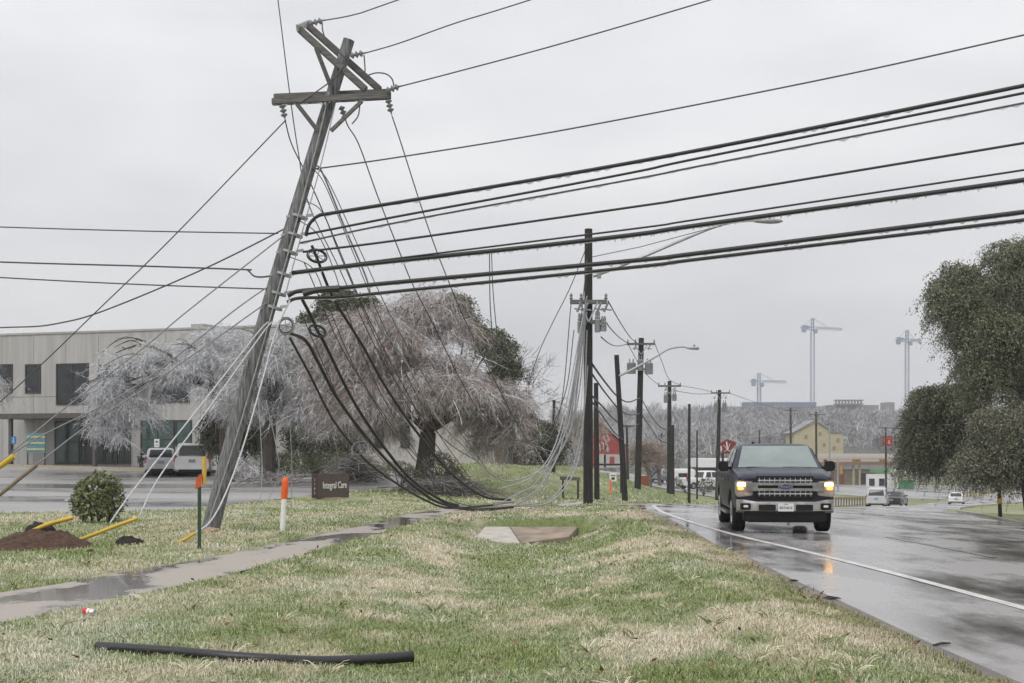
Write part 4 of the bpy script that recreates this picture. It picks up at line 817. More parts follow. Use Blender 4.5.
# ---------------------------------------------------------------- grass blades
SIGNBOX = [(-7.4, 43.6), (-4.6, 43.6), (-4.6, 47.6), (-7.4, 47.6)]
CUL = [(-.86, 29.95), (.5, 29.95), (1.2, 30.5), (1.5, 32.05), (-.62, 32.05)]
def grass(n, dmin, dmax, pw, hmul, wmul, xm):
    Dv = dmin*(dmax/dmin)**(rng.random(n)**pw); x = (rng.random(n)*2-1)*(.40*Dv+xm); 
    ok = (x < xle(Dv)-.06+.12*(fbm(x*3, Dv*2, 61)-.3)) & ~in_poly(x, Dv, SWG) & ~in_poly(x, Dv, LOT) & ~in_poly(x, Dv, CUL) & ~in_poly(x, Dv, [(1.2, 41.8), (2.6, 42.0), (3.9, 40.5), (4.6, 48.7), (2.6, 46.3), (1.2, 45)]) & ~in_poly(x, Dv, SIGNBOX)
    ok &= ~((((x+8.2)/.9)**2+((Dv-23.2)/1.1)**2 < 1)); x, y = x[ok], Dv[ok]; n = len(x)
    m, e = grass_cols(x, y); clump = fbm(x*5, y*5, 71); m2 = np.clip(m+(clump-.5)*1.2+rng.normal(size=n)*.22, 0, 1)
    fr = np.clip(.12+1.0*(fbm(x*.9, y*.6, 88)-.45)+rng.normal(size=n)*.15, 0, .8)*np.clip(1.1-e, .2, 1)
    c = turf(m2, e, fr)*(.62+.76*rng.random((n, 1)))
    hgt = hmul*(.022+.062*rng.random(n)*(.3+1.4*clump))*(1-.35*e); wd = wmul*(.0042+.004*rng.random(n))*np.maximum(1, y/13)
    a = rng.random(n)*2*math.pi; lean = .4+1.6*rng.random(n); dx, dy = np.cos(a), np.sin(a)
    z = gz(x, y)+np.where(y < 60, .035, 0)+(fbm(x*1.2, y*1.2, 3)-.5)*.06*(y < 60)-.012
    B = np.stack([x, y, z], 1); s_ = np.stack([-dy, dx, np.zeros(n)], 1)*wd[:, None]/2; d = np.stack([dx, dy, np.zeros(n)], 1)
    up = np.array([0, 0, 1.]); M_ = B+d*(hgt*lean*.35)[:, None]+up*(hgt*.65)[:, None]; T = B+d*(hgt*lean*1.0)[:, None]+up*(hgt*(1.05-.35*lean))[:, None]
    return B, s_, M_, T, c
ga = AR()
for args in ((330000, 8.6, 20, 1.0, .9, .82, 1.2), (180000, 19, 46, 1.0, 1.0, .95, 1.0), (50000, 45, 110, 1.0, 1.6, 1.1, 1)):
    B, s_, M_, T, c = grass(*args); n = len(B)
    V = np.stack([B-s_, B+s_, M_+s_*.8, M_-s_*.8, T], 1).reshape(-1, 3); k = np.arange(n)[:, None]*5+ga.n
    ga.v.append(V); ga.q.append(k+np.array([[0, 1, 2, 3]])); ga.t.append(k+np.array([[3, 2, 4]])); ga.c.append(np.repeat(c, 5, 0)); ga.n += 5*n
nl = 900; yl = 8.8*(40/8.8)**rng.random(nl); xl_ = (rng.random(nl)*2-1)*(.4*yl+1); k = (xl_ < xle(yl)-.05) & ~in_poly(xl_, yl, SWPOLY) & ~in_poly(xl_, yl, LOT) & (fbm(xl_*.8, yl*.6, 44) > .47); xl_, yl = xl_[k], yl[k]
ga.leaves(np.stack([xl_, yl, gz(xl_, yl)+.05+.03*rng.random(len(xl_))], 1), .05+.04*rng.random(len(xl_)), .03, np.array([[.16, .085, .035]])*(.5+1.2*rng.random((len(xl_), 1))), .2)
nw = 240; yw = 8.8*(36/8.8)**rng.random(nw); xw = (rng.random(nw)*2-1)*(.4*yw+1); k = (xw < xle(yw)-.15) & ~in_poly(xw, yw, SWPOLY) & ~in_poly(xw, yw, LOT) & ~in_poly(xw, yw, CUL); xw, yw = xw[k], yw[k]
for x, y in zip(xw, yw):
    q = 22; a_ = rng.random(q)*6.283; l_ = .10+.12*rng.random(q); s4 = np.linspace(0, 1, 4); rr_ = .07*rng.random(q); Pt = np.stack([x+np.cos(a_)[:, None]*(rr_[:, None]+s4*l_[:, None]*.7), y+np.sin(a_)[:, None]*(rr_[:, None]+s4*l_[:, None]*.7), float(gz(x, y))+.02+l_[:, None]*(s4-.55*s4**2)], 2)
    cc = (np.array([[.15, .20, .05]]) if rng.random() < .5 else np.array([[.66, .60, .44]]))*(.7+.6*rng.random((q, 1))); ga.ribbons(Pt, np.full(q, .008), cc)
tag(ga.build('grass', mat('grass_blades', (1, 1, 1), .6, nscale=20, namt=.08, attr=True)), 'frosty green and straw coloured grass of the verge', 'grass', kind='stuff')
# ---------------------------------------------------------------- culvert apron
t = thing('culvert_apron', 'concrete culvert apron set in the grass ditch before the tallest pole', 'culvert', gpt(.4, 31))
def slab8(q, dz, name, m): 
    V = [tuple(p) for p in q]+[(p[0], p[1], p[2]-dz) for p in q]; MB().add(V, [(0, 1, 2, 3), (7, 6, 5, 4), (0, 4, 5, 1), (1, 5, 6, 2), (2, 6, 7, 3), (3, 7, 4, 0)]).build(name, m, t, bevel=.012)
slab8([(-.85, 29.95, -.30), (.18, 29.9, -.335), (-.06, 32.05, -.105), (-.61, 32.05, -.10)], .3, 'wing_slab', mat('pale_concrete', (.46, .425, .375), .8, nscale=5, namt=.2, bump=.2))
slab8([(.19, 29.9, -.338), (1.22, 30.5, -.235), (1.5, 32.05, -.10), (-.05, 32.05, -.108)], .3, 'back_slab', mat('grey_brown_concrete', (.22, .185, .15), .75, nscale=2.5, namt=.3, c2=(.36, .275, .20), bump=.2))  # back slab is darker and browner than the wing slab
# ---------------------------------------------------------------- far buildings
m_red = mat('red_boarding', (.30, .05, .04), .7, nscale=3, namt=.15); m_roofg = mat('grey_roof', (.22, .22, .225), .6)
m_mural = mat('pale_mural_paint', (.42, .40, .38), .7, nscale=2)
m_tan = mat('tan_wall', (.40, .33, .23), .8, nscale=2); m_yelw = mat('yellow_boarding', (.46, .40, .25), .8, nscale=1.5, namt=.1)
def X_(px, D): return (px-512)/F*D
def Z_(py, D): return EYE-(py-YH)/F*D
D = 150; t = thing('barn', 'red gabled building with a white mural behind the leaning lamp pole', 'building', (X_(606, D), D, Z_(466, D)))
xa, xl, xr = X_(600.5, D), X_(583, D), X_(620.5, D); zb, ze, zp = Z_(468, D), Z_(443, D), Z_(422.5, D)
MB().add([(xl, D, zb), (xr, D, zb), (xr, D, ze), (xa, D, zp), (xl, D, ze)]+[(p+1.5, D+9, q) for p, q in ((xl, zb), (xr, zb), (xr, ze), (xa, zp), (xl, ze))], [(0, 1, 2, 3, 4), (9, 8, 7, 6, 5), (0, 5, 6, 1), (1, 6, 7, 2), (2, 7, 8, 3), (3, 8, 9, 4), (4, 9, 5, 0)]).build('wall', m_red, t)
mb = MB()
mb.add([(xa-.05, D-.3, zp+.12), (xr+.35, D-.3, ze-.1), (xr+1.9, D+9.2, ze-.1), (xa+1.5, D+9.2, zp+.12)], [(0, 1, 2, 3)]); mb.add([(xa-.05, D-.3, zp+.12), (xl-.35, D-.3, ze-.1), (xl+1.1, D+9.2, ze-.1), (xa+1.5, D+9.2, zp+.12)], [(3, 2, 1, 0)])
mb.build('roof', m_roofg, t)
mb = MB(); rr = random.Random(3)
for k in range(26):
    x = X_(600+rr.random()*9, D); z = Z_(432+rr.random()*22, D); mb.bar((x, D-.03, z), (x+rr.uniform(-.25, .25), D-.03, z+rr.uniform(.2, .8)), .12, .03)
mb.box((X_(612, D), D-.02, Z_(461, D)), (1.7, .03, 1.4)); mb.box((X_(601.5, D), D-.02, Z_(461, D)), (.9, .03, 1.5)); mb.build('mural', m_mural, t)
MB().box((X_(612, D), D-.05, Z_(461, D)), (.5, .04, .9)).build('mural_figure', m_red, t)
# camper and canopy building
D = 152; t = thing('camper', 'white box camper parked under the grey woods beyond the paired poles', 'camper', (X_(683, D), D, Z_(487, D)))
MB().box((X_(683, D), D+2, Z_(478.5, D)), (2.5, 5.5, 2.0)).build('body', m_white, t, bevel=.12); MB().box((X_(682, D), D-.77, Z_(475, D)), (.95, .04, .42)).build('window', m_glassd, t)
for s in (-.9, .9): MB().lathe([(.36, -.1), (.38, -.08), (.38, .08), (.36, .1)], (X_(683, D)+s, D-.2, Z_(487, D)+.3), Matrix.Rotation(R(90), 3, 'Y'), 14).build('wheel', m_dark, t)
D = 160; t = thing('canopy_building', 'low building with a pale flat fascia behind the pickup’s left mirror', 'building', (X_(716, D), D, Z_(492, D)))
MB().box((X_(722, D), D+4, Z_(463, D)), (5.6, 9, 1.0)).build('fascia', m_white, t, bevel=.03); MB().box((X_(722, D), D+5, Z_(480, D)), (4.6, 6, 2.8)).build('wall', mat('brown_wall', (.16, .12, .10), .8), t)
for s in (-2.6, 2.6): MB().box((X_(722, D)+s, D-.2, Z_(480, D)), (.16, .16, 2.9)).build('post', m_dark, t)
# red signs
def plate_sign(label, pts, D, m, posts, yb):
    cx = sum(p[0] for p in pts)/len(pts); t = thing('shop_sign', label, 'sign', (X_(cx, D), D, Z_(yb, D)))
    MB().prism([(X_(x, D), Z_(y, D)) for x, y in pts], (0, D, 0), (1, 0, 0), (0, 0, 1), (0, 1, 0), .35).build('sign_panel', m, t, bevel=.02)
    for px in posts: MB().box((X_(px, D), D+.18, (Z_(yb, D)+Z_(min(p[1] for p in pts), D))/2-.2), (.2, .2, Z_(min(p[1] for p in pts), D)-Z_(yb, D)-.3)).build('post', m_dark, t)
    return t
D = 132; m_sred = mat('red_sign_face', (.21, .018, .02), .45)
t = plate_sign('dark red emblem sign with a white branching figure behind the pickup', [(720, 443), (727, 439), (736, 442.5), (735, 449), (730, 454), (722, 453.5)], D, m_sred, (723,), 495)
mb = MB()
for a, b in (((723.5, 445), (728.5, 451)), ((726.5, 441.5), (727.5, 450)), ((730, 443.5), (727.5, 450.5)), ((728, 450), (731.5, 452)), ((728, 449), (724, 452)), ((721, 446), (721.5, 451))): mb.bar(P(*a, D-.03), P(*b, D-.03), .11, .04)
mb.build('emblem', m_white, t)
D = 230; t = plate_sign('square dark red lit sign with orange strokes over the fuel canopy', [(882.5, 436.5), (892.5, 435.5), (892.5, 446), (882.5, 446)], D, m_sred, (886.5,), 492)
mb = MB()
for a, b in (((884, 438.5), (887, 438)), ((884, 441), (886.5, 441)), ((888.5, 438), (891.5, 438)), ((885, 443), (891, 443)), ((889, 440), (889, 444)), ((885, 438), (885, 442))): mb.bar(P(*a, D-.04), P(*b, D-.04), .16, .05)
mb.build('lettering', mat('orange_sign_stroke', (.65, .22, .12), .4, emit=(1, .3, .15), estr=.3), t)
# yellow house
D = 330; zb = Z_(462, D); t = thing('gabled_house', 'yellow gabled house on the slope above the road', 'house', (X_(820, D), D, zb))
xl, xa, xr = X_(794, D), X_(815, D), X_(829, D); ze, zp = Z_(430, D), Z_(421, D)
w_ = MB().add([(xl, D, zb), (xr, D, zb), (xr, D, ze), (xa, D, zp), (xl, D, ze-.6)]+[(p, D+10, q) for p, q in ((xl, zb), (xr, zb), (xr, ze), (xa, zp), (xl, ze-.6))], [(0, 1, 2, 3, 4), (9, 8, 7, 6, 5), (0, 5, 6, 1), (1, 6, 7, 2), (2, 7, 8, 3), (3, 8, 9, 4), (4, 9, 5, 0)]).build('wall', m_yelw, t)
MB().box((X_(836, D), D+4, (zb+Z_(433, D))/2), (3.4, 7.8, Z_(433, D)-zb)).build('side_wing', m_yelw, t)
mb = MB(); mb.bar((xl-.6, D+5, ze-.8), (xa, D+5, zp+.15), 10.8, .22); mb.bar((xa, D+5, zp+.15), (xr+.5, D+5, ze-.2), 10.8, .22); mb.build('roof', m_roofg, t)
MB().box((X_(836.5, D), D+4, Z_(432.6, D)), (4, 8.2, .25)).build('wing_roof', m_roofg, t)
for px, py in ((806, 437), (820, 434), (824, 445), (808, 448), (838, 440), (834, 448)): MB().box((X_(px, D), D-.02, Z_(py, D)), (.7, .06, .9)).build('window', mat('brown_shutter', (.26, .21, .14), .6), t)
# long tan shop
D = 265; zb = Z_(490, D); t = thing('shop_building', 'long low tan shop with a deep striped fascia beyond the fuel canopy', 'shop', (X_(850, D), D, zb))
MB().box((X_(856, D), D+8, (zb+Z_(470, D))/2), (X_(905, D)-X_(812, D), 14, Z_(470, D)-zb)).build('wall', m_tan, t)
MB().box((X_(850, D), D-.2, Z_(459, D)), (X_(903, D)-X_(818, D), 3.2, .9)).build('fascia', mat('buff_fascia', (.46, .38, .28), .7), t)
MB().box((X_(850, D), D-.3, Z_(463.5, D)), (X_(903, D)-X_(818, D), 3.4, .5)).build('fascia_stripe', mat('brown_stripe', (.20, .11, .08), .7), t)
MB().box((X_(856, D), D+8, Z_(455.2, D)), (X_(905, D)-X_(810, D), 15, .5)).build('roof', mat('snowy_roof', (.42, .42, .42), .6), t)
for px in (852, 858): MB().box((X_(px, D), D-1.1, (zb+Z_(465, D))/2), (.35, .35, Z_(465, D)-zb)).build('column', m_tan, t)
MB().box((X_(868, D), D+.95, Z_(481, D)), (3.2, .12, 2.8)).build('shopfront', m_glassd, t); MB().box((X_(842, D), D+.95, Z_(481, D)), (1.2, .12, 2.4)).build('door', mat('red_door', (.30, .10, .06), .6), t)
MB().box((X_(826, D), D+.93, Z_(481, D)), (3.4, .16, 3.2)).build('red_wall_panel', mat('faded_red_panel', (.30, .13, .09), .7), t)
# fuel canopy and kiosk
D = 235; zb = Z_(489, D); m_grn = mat('green_fascia', (.09, .30, .13), .5)
t = thing('fuel_canopy', 'white topped fuel station canopy with green pumps at the far bend', 'fuel station', (X_(905, D), D, zb))
MB().box((X_(905, D), D, Z_(471.5, D)), (X_(918, D)-X_(893, D), 5, .55)).build('canopy_roof', m_white, t)
for px in (897, 915.5): MB().box((X_(px, D), D, (zb+Z_(473, D))/2), (.3, .3, Z_(473, D)-zb)).build('canopy_column', m_white, t)
for px in (901, 906.5, 911): MB().box((X_(px, D), D, zb+.75), (.75, .5, 1.5)).build('fuel_pump', m_grn, t, bevel=.04)
t = thing('kiosk', 'white kiosk with a green fascia left of the fuel canopy', 'kiosk', (X_(880, D+3), D+3, zb))
MB().box((X_(880, D+3), D+3, zb+1.2), (X_(892, D)-X_(868, D), 3, 2.4)).build('wall', m_white, t); MB().box((X_(880, D+3), D+1.4, Z_(471, D)), (X_(893, D)-X_(868, D), .4, .5)).build('fascia', m_grn, t)
for px in (874, 884): MB().box((X_(px, D), D+1.45, zb+1.1), (.9, .1, 1.2)).build('window', m_glassd, t)
# traffic signals on a mast arm
D = 205; zb = Z_(494, D); t = thing('traffic_signal', 'traffic signal mast arm carrying amber backed heads across the far junction', 'traffic signal', (X_(838, D), D, zb))
MB().tube([(X_(838, D), D, zb), (X_(838, D), D, Z_(458, D))], .13, 8).build('mast', m_steel, t)
MB().tube([(X_(838.5, D), D, Z_(458.8, D)), (X_(898, D), D, Z_(458, D))], .09, 7).build('mast_arm', m_steel, t); MB().tube([(X_(837.5, D), D, Z_(459, D)), (X_(818, D), D, Z_(458.5, D))], .08, 7).build('mast_arm', m_steel, t)
m_amb = mat('amber_signal_casing', (.42, .22, .03), .5)
for px in (825, 856, 883): 
    h = MB().box((X_(px, D), D-.15, Z_(460.5, D)), (1.2 if px > 830 else .5, .3, .42)).build('signal_head', m_amb, t, bevel=.05)
    mb = MB()
    for k in (-1, 0, 1): mb.lathe([(.11, 0), (.10, .03)], (X_(px, D)+k*(.36 if px > 830 else .14), D-.32, Z_(460.5, D)), Matrix.Rotation(R(90), 3, 'X'), 10)
    mb.build('lens', m_dark, h)
MB().box((X_(840.5, D), D-.2, Z_(470, D)), (.42, .3, 1.25)).build('signal_head', m_amb, t, bevel=.05)
# fences along the bends
def fence(label, a, b, n, D0, D1, h, m):
    t = thing('post_fence', label, 'fence', ground_at(a, D0)); top = []
    for k in range(n):
        f = k/(n-1); Dk = D0+(D1-D0)*f; g = ground_at(a+(b-a)*f, Dk); MB().box((g[0], g[1], g[2]+h/2), (.14, .14, h)).build('post', m, t); top.append((g[0], g[1]-.1, g[2]+h*.85))
    MB().tube(top, .05, 5).build('rail', m, t)
fence('row of grey brown posts with a rail at the far bend, right of the pickup', 833, 868, 14, 142, 158, 1.0, mat('fence_wood', (.22, .17, .13), .8))
fence('brown post and rail fence rising to the right behind the white saloon', 964, 1022, 20, 204, 250, 1.1, mat('brown_fence_wood', (.20, .13, .09), .8))
# low pipe gate, road signs, markers on the bank
t = thing('pipe_gate', 'long dark pipe gate bar spanning between the poles on the bank', 'gate', ground_at(607, 72))
MB().tube([P(590, 464.5, 72), P(622, 464.5, 72)], .055, 6).build('bar', m_dark, t)
for px in (591, 621): q = P(px, 464.5, 72); MB().tube([q, (q[0], q[1], float(gz(q[0], q[1]))-.1)], .05, 6).build('post', m_dark, t)
t, g, z_ = post_sign('road_sign', 'small white road sign on the bank left of the lamp pole', 613, 473, .38, .46, m_white, 78)
MB().box((g[0], g[1]-.05, z_-.14), (.24, .012, .05)).box((g[0], g[1]-.05, z_-.30), (.18, .012, .14)).build('printed_mark', m_dark, t)
t, g, z_ = post_sign('stop_sign', 'dull red stop sign back beside the transformer pole', 644, 476, .60, .62, mat('dull_red', (.24, .06, .04), .6), 92)
q = ground_at(610.5, 70); tag(MB().lathe([(.11, 0), (.10, .05), (.05, .08), (.045, .62), (.02, .65)], q, None, 10).build('marker_post', mat('orange_plastic', (.75, .13, .03), .5), smooth=True, sharp=40), 'short orange marker at the foot of the grass bank', 'marker')
t = thing('utility_rail', 'low dark rail on two legs at the grass bank left of the tallest pole', 'rail', ground_at(566, 58))
MB().bar(P(560, 478, 58), P(580, 479, 58), .12, .14).build('rail', m_arm, t)
for px in (563, 578): q = P(px, 479, 58); MB().bar(q, (q[0], q[1], float(gz(q[0], q[1]))-.1), .08, .08).build('leg', m_dark, t)
# ---------------------------------------------------------------- hilltop block and cranes
D = 790; zt = Z_(403, D); zb = Z_(425, D)
t = thing('long_building', 'long grey block with a blue band on the far hilltop', 'building', (X_(780, D), D, zb))
MB().box((X_(776, D), D+15, (zb+zt)/2-1), (X_(816, D)-X_(722, D), 30, zt-zb-2)).build('wall', mat('far_grey', (.22, .215, .21), .8), t); MB().box((X_(779, D), D-.4, Z_(404.3, D)), (X_(816, D)-X_(742, D), 1, 2.4)).build('blue_band', mat('blue_band', (.13, .165, .27), .5), t)
for k in range(9): MB().box((X_(745+k*7.6, D), D-.3, Z_(411, D)), (2.6, .8, 1.6)).build('window', m_glassd, t)
t = thing('long_building', 'unfinished grey frame building on the hilltop right of the tallest crane', 'building', (X_(850, D), D, zb))
mb = MB()
for x in np.linspace(836, 861, 9): mb.box((X_(x, D), D, Z_(404, D)), (.7, .7, 5))
mb.box((X_(848.5, D), D, Z_(400.5, D)), (X_(862, D)-X_(835, D), 8, .6)); mb.box((X_(848.5, D), D, Z_(404, D)), (X_(862, D)-X_(835, D), 8, .6)); mb.build('frame', mat('far_grey', (.22, .215, .21), .8), t)
MB().box((X_(855, D), D+12, Z_(412, D)), (X_(878, D)-X_(828, D), 18, 8)).build('wall', mat('far_grey', (.22, .215, .21), .8), t); MB().box((X_(893, D), D+12, Z_(410, D)), (5, 12, 9)).build('stair_tower', mat('far_grey', (.22, .215, .21), .8), t)
m_crane = mat('hazed_crane_steel', (.22, .28, .37), .5, nscale=.1)  # steel lightened so its colour carries part of the distance haze
def lattice(mb, a, b, s, n, r):
    a = Vector(a); b = Vector(b); t = (b-a).normalized(); u = t.orthogonal().normalized() if abs(t.z) < .9 else Vector((1, 0, 0)); v = t.cross(u); u = v.cross(t)
    cs = [(u*i+v*j)*s/2 for i, j in ((-1, -1), (1, -1), (1, 1), (-1, 1))]
    for c in cs: mb.bar(a+c, b+c, r, r)
    for k in range(n):
        for q in range(4): mb.bar(a.lerp(b, k/n)+cs[q], a.lerp(b, (k+1)/n)+cs[(q+1) % 4], r*.6, r*.6)
def crane(label, px, yt, yj, jl, jr, D, yb=418):
    x = X_(px, D); zb = Z_(yb, D); t = thing('tower_crane', label, 'crane', (x, D, zb), 0, 'tower cranes on the hill'); zj = Z_(yj, D); zt = Z_(yt, D)
    mb = MB(); lattice(mb, (x, D, zb), (x, D, zj-2), 1.9, 26, .23); mb.build('mast', m_crane, t)
    mb = MB(); lattice(mb, (x+1.5, D, zj), (X_(jr, D), D+14, zj+.4), 1.1, 18, .13); mb.build('jib', m_crane, t)
    mb = MB(); lattice(mb, (x-1.5, D, zj), (X_(jl, D), D-5, zj), 1.5, 4, .35); o = mb.build('counter_jib', m_crane, t); MB().box((X_(jl, D)+1.2, D-4.5, zj-1.4), (2.4, 1.6, 2.8)).build('counterweight', m_crane, o)
    mb = MB(); lattice(mb, (x, D, zj-2), (x, D, zt), 1.3, 4, .32); mb.build('tower_head', m_crane, t); MB().box((x+1.5, D-1.6, zj-2), (1.7, 2, 2.2)).build('cab', m_crane, t)
    MB().tube([(x, D, zt), ((x+X_(jr, D))/2, D+7, zj+1.2)], .12, 4).tube([(x, D, zt), (X_(jl, D)+1, D-4.5, zj+.8)], .12, 4).build('stay', m_crane, t)
crane('tallest tower crane, above the right end of the blue banded block', 812.5, 318, 328, 800, 848, 800)
crane('shortest tower crane, above the left part of the blue banded block', 759, 373, 381.5, 750, 791, 800)
crane('rightmost tower crane, between the hilltop and the evergreen oaks', 907, 330, 340, 894, 928, 800)
# ---------------------------------------------------------------- vehicles (built facing -Y, origin under the front bumper)
m_tyre = mat('tyre_rubber', (.010, .010, .010), .85, spec=.25, nscale=20, namt=.3); m_rim = mat('alloy_rim', (.42, .42, .43), .3, metal=.8)
m_chrome = mat('bright_chrome', (.30, .287, .27), .24, metal=.85, nscale=7, namt=.3); m_blackp = mat('black_plastic', (.008, .008, .009), .6, spec=.3)
m_glasst = mat('tinted_glass', (.025, .03, .032), .05, namt=.3); m_wscr = mat('wet_windscreen_sky_sheen', (.20, .245, .235), .10, nscale=2.5, namt=.12, spec=.8)  # wet windscreen: pale base colour stands in for reflected sky
m_tail = mat('tail_lamp', (.42, .035, .04), .25); m_plate = mat('plate_white', (.68, .68, .66), .45, namt=.05)
def wheel(name, c, r, w_, par, side):
    M = Matrix.Rotation(R(90), 3, 'Y')
    o = MB().lathe([(r*.62, -w_*.45), (r*.9, -w_/2), (r*.985, -w_*.40), (r, -w_*.2), (r, w_*.2), (r*.985, w_*.40), (r*.9, w_/2), (r*.62, w_*.45)], c, M, 26).build('wheel', m_tyre, par, world=False, smooth=True, sharp=50)
    mb = MB(); s = side; cx = c[0]+s*w_*.40
    mb.lathe([(r*.64, -.02), (r*.66, .02), (r*.60, .03), (r*.56, -.02)], (cx, c[1], c[2]), M, 22); mb.lathe([(r*.18, -.02), (r*.16, .03)], (cx, c[1], c[2]), M, 10)
    for k in range(6): a = k*math.pi/3; mb.bar((cx, c[1]+math.cos(a)*r*.12, c[2]+math.sin(a)*r*.12), (cx, c[1]+math.cos(a)*r*.6, c[2]+math.sin(a)*r*.6), .03, r*.16, (1, 0, 0))
    mb.build('rim', m_rim, o, world=False)
def ringsec(y, hw, zb, zs, zt, crown=.03, tuck=.93):
    h = [(0, zb), (hw*.86, zb), (hw*.965, zb+.05), (hw, zb+(zs-zb)*.35), (hw, zb+(zs-zb)*.75), (hw*.985, zs), (hw*tuck, zt-.015), (hw*.80, zt+crown*.4), (hw*.4, zt+crown*.9), (0, zt+crown)]
    return [(x, y, z) for x, z in h]+[(-x, y, z) for x, z in h[-2:0:-1]]
def cut_body(mb, name, m, par, arches, r, hw):
    o = mb.build(name, m, None, world=False); ks = []
    for y, z in arches:
        c = MB().lathe([(r, -.32), (r, .32)], (0, 0, 0), Matrix.Rotation(R(90), 3, 'Y'), 28); c.v = [(v[0]+hw, v[1]+y, v[2]+z) for v in c.v]; k2 = c.build('cutter', m, None, world=False)
        c2 = MB().lathe([(r, -.32), (r, .32)], (0, 0, 0), Matrix.Rotation(R(90), 3, 'Y'), 28); c2.v = [(v[0]-hw, v[1]+y, v[2]+z) for v in c2.v]; k3 = c2.build('cutter', m, None, world=False); ks += [k2, k3]
    for k in ks: md = o.modifiers.new('b', 'BOOLEAN'); md.object = k; md.operation = 'DIFFERENCE'; md.solver = 'EXACT'
    dg = bpy.context.evaluated_depsgraph_get(); me = bpy.data.meshes.new_from_object(o.evaluated_get(dg))
    for k in ks: bpy.data.objects.remove(k)
    bpy.data.objects.remove(o); me.materials.clear(); return link_mesh(name, me, m, par, False, True, 28)
def panel(name, q, m, par, ins=(.06, .06, .08, .08), off=.008, label=None):
    """glass panel from four corners bl br tr tl, inset and set just proud"""
    q = [Vector(p) for p in q]; B = lambda u, v: q[0]*(1-u)*(1-v)+q[1]*u*(1-v)+q[2]*u*v+q[3]*(1-u)*v
    n = (q[1]-q[0]).cross(q[3]-q[0]).normalized()*off; l_, r_, b_, t_ = ins
    vs = []; g = 5
    for j in range(g):
        for i in range(g): vs.append(B(l_+(1-l_-r_)*i/(g-1), b_+(1-b_-t_)*j/(g-1))+n*(1+.6*math.sin(math.pi*i/(g-1))*math.sin(math.pi*j/(g-1))))
    fs = [(j*g+i, j*g+i+1, (j+1)*g+i+1, (j+1)*g+i) for j in range(g-1) for i in range(g-1)]
    return MB().add(vs, fs).build(name, m, par, world=False, smooth=True, sharp=0, fix=False)
def greenhouse(mb, yf0, yr0, yf1, yr1, zb, zt, hb, ht, crown=.05):
    rings = []
    for t in (0, .25, .5, .75, .93, 1.0, 1.02):
        tt = min(t, 1); hw = hb+(ht-hb)*tt-(.05 if t >= 1.0 else 0)-(.12 if t > 1 else 0); a = yf0+(yf1-yf0)*tt+(.05 if t >= 1 else 0)+(.2 if t > 1 else 0); b = yr0+(yr1-yr0)*tt-(.05 if t >= 1 else 0)-(.2 if t > 1 else 0); z = zb+(zt-zb)*(tt if t < 1 else 1)-(.02 if t < 1 and t > .9 else 0)+(crown*.5 if t > 1 else 0)
        c = .09; rings.append([(-hw+c, a-.03, z), (0, a-.07, z), (hw-c, a-.03, z), (hw, a+c, z), (hw, (a+b)/2, z), (hw, b-c, z), (hw-c, b, z), (0, b+.03, z), (-hw+c, b, z), (-hw, b-c, z), (-hw, (a+b)/2, z), (-hw, a+c, z)])
    mb.loft(rings)
# ---- the pickup
D = 28.0; tx, ty = X_(785, D), D; th = R(-4.6)
truck = thing('pickup_truck', 'dark blue four door pickup with lit headlights driving towards the camera on the wet road', 'pickup truck', (tx, ty, float(gz(tx, ty+2))), th)
m_navy = mat('navy_paint', (.010, .013, .030), .36, nscale=3, namt=.3, coat=.05, spec=.35)
mb = MB(); rs = []
for y, hw, zb, zs, zt in ((.06, .90, .52, .98, 1.08), (.12, .955, .50, 1.02, 1.13), (.35, .985, .46, 1.07, 1.19), (.8, 1.0, .42, 1.10, 1.235), (1.3, 1.005, .40, 1.13, 1.275), (1.5, 1.005, .40, 1.15, 1.28), (3.9, 1.005, .40, 1.16, 1.28), (4.0, 1.0, .42, 1.16, 1.27), (5.6, .99, .46, 1.16, 1.28), (5.75, .97, .5, 1.14, 1.27)):
    rs.append(ringsec(y, hw, zb, zs, zt))
mb.loft(rs); body = cut_body(mb, 'body', m_navy, truck, [(.98, .40), (4.62, .40)], .48, 1.0)
mb = MB(); greenhouse(mb, 1.38, 3.95, 2.06, 3.72, 1.26, 1.765, .925, .74); mb.build('cab', m_navy, truck, world=False, smooth=True, sharp=40)
mb = MB()
for s in (-1, 1): mb.tube([(s*.52, .25, 1.178), (s*.60, .8, 1.235), (s*.68, 1.3, 1.272)], [.02, .035, .03], 6)
mb.build('hood_crease', m_navy, truck, world=False, smooth=True)
zb, zt = 1.275, 1.75
panel('windscreen', [(-.90, 1.30, zb), (.90, 1.30, zb), (.735, 1.985, zt), (-.735, 1.985, zt)], m_wscr, truck, (.045, .045, .02, .05), .022)
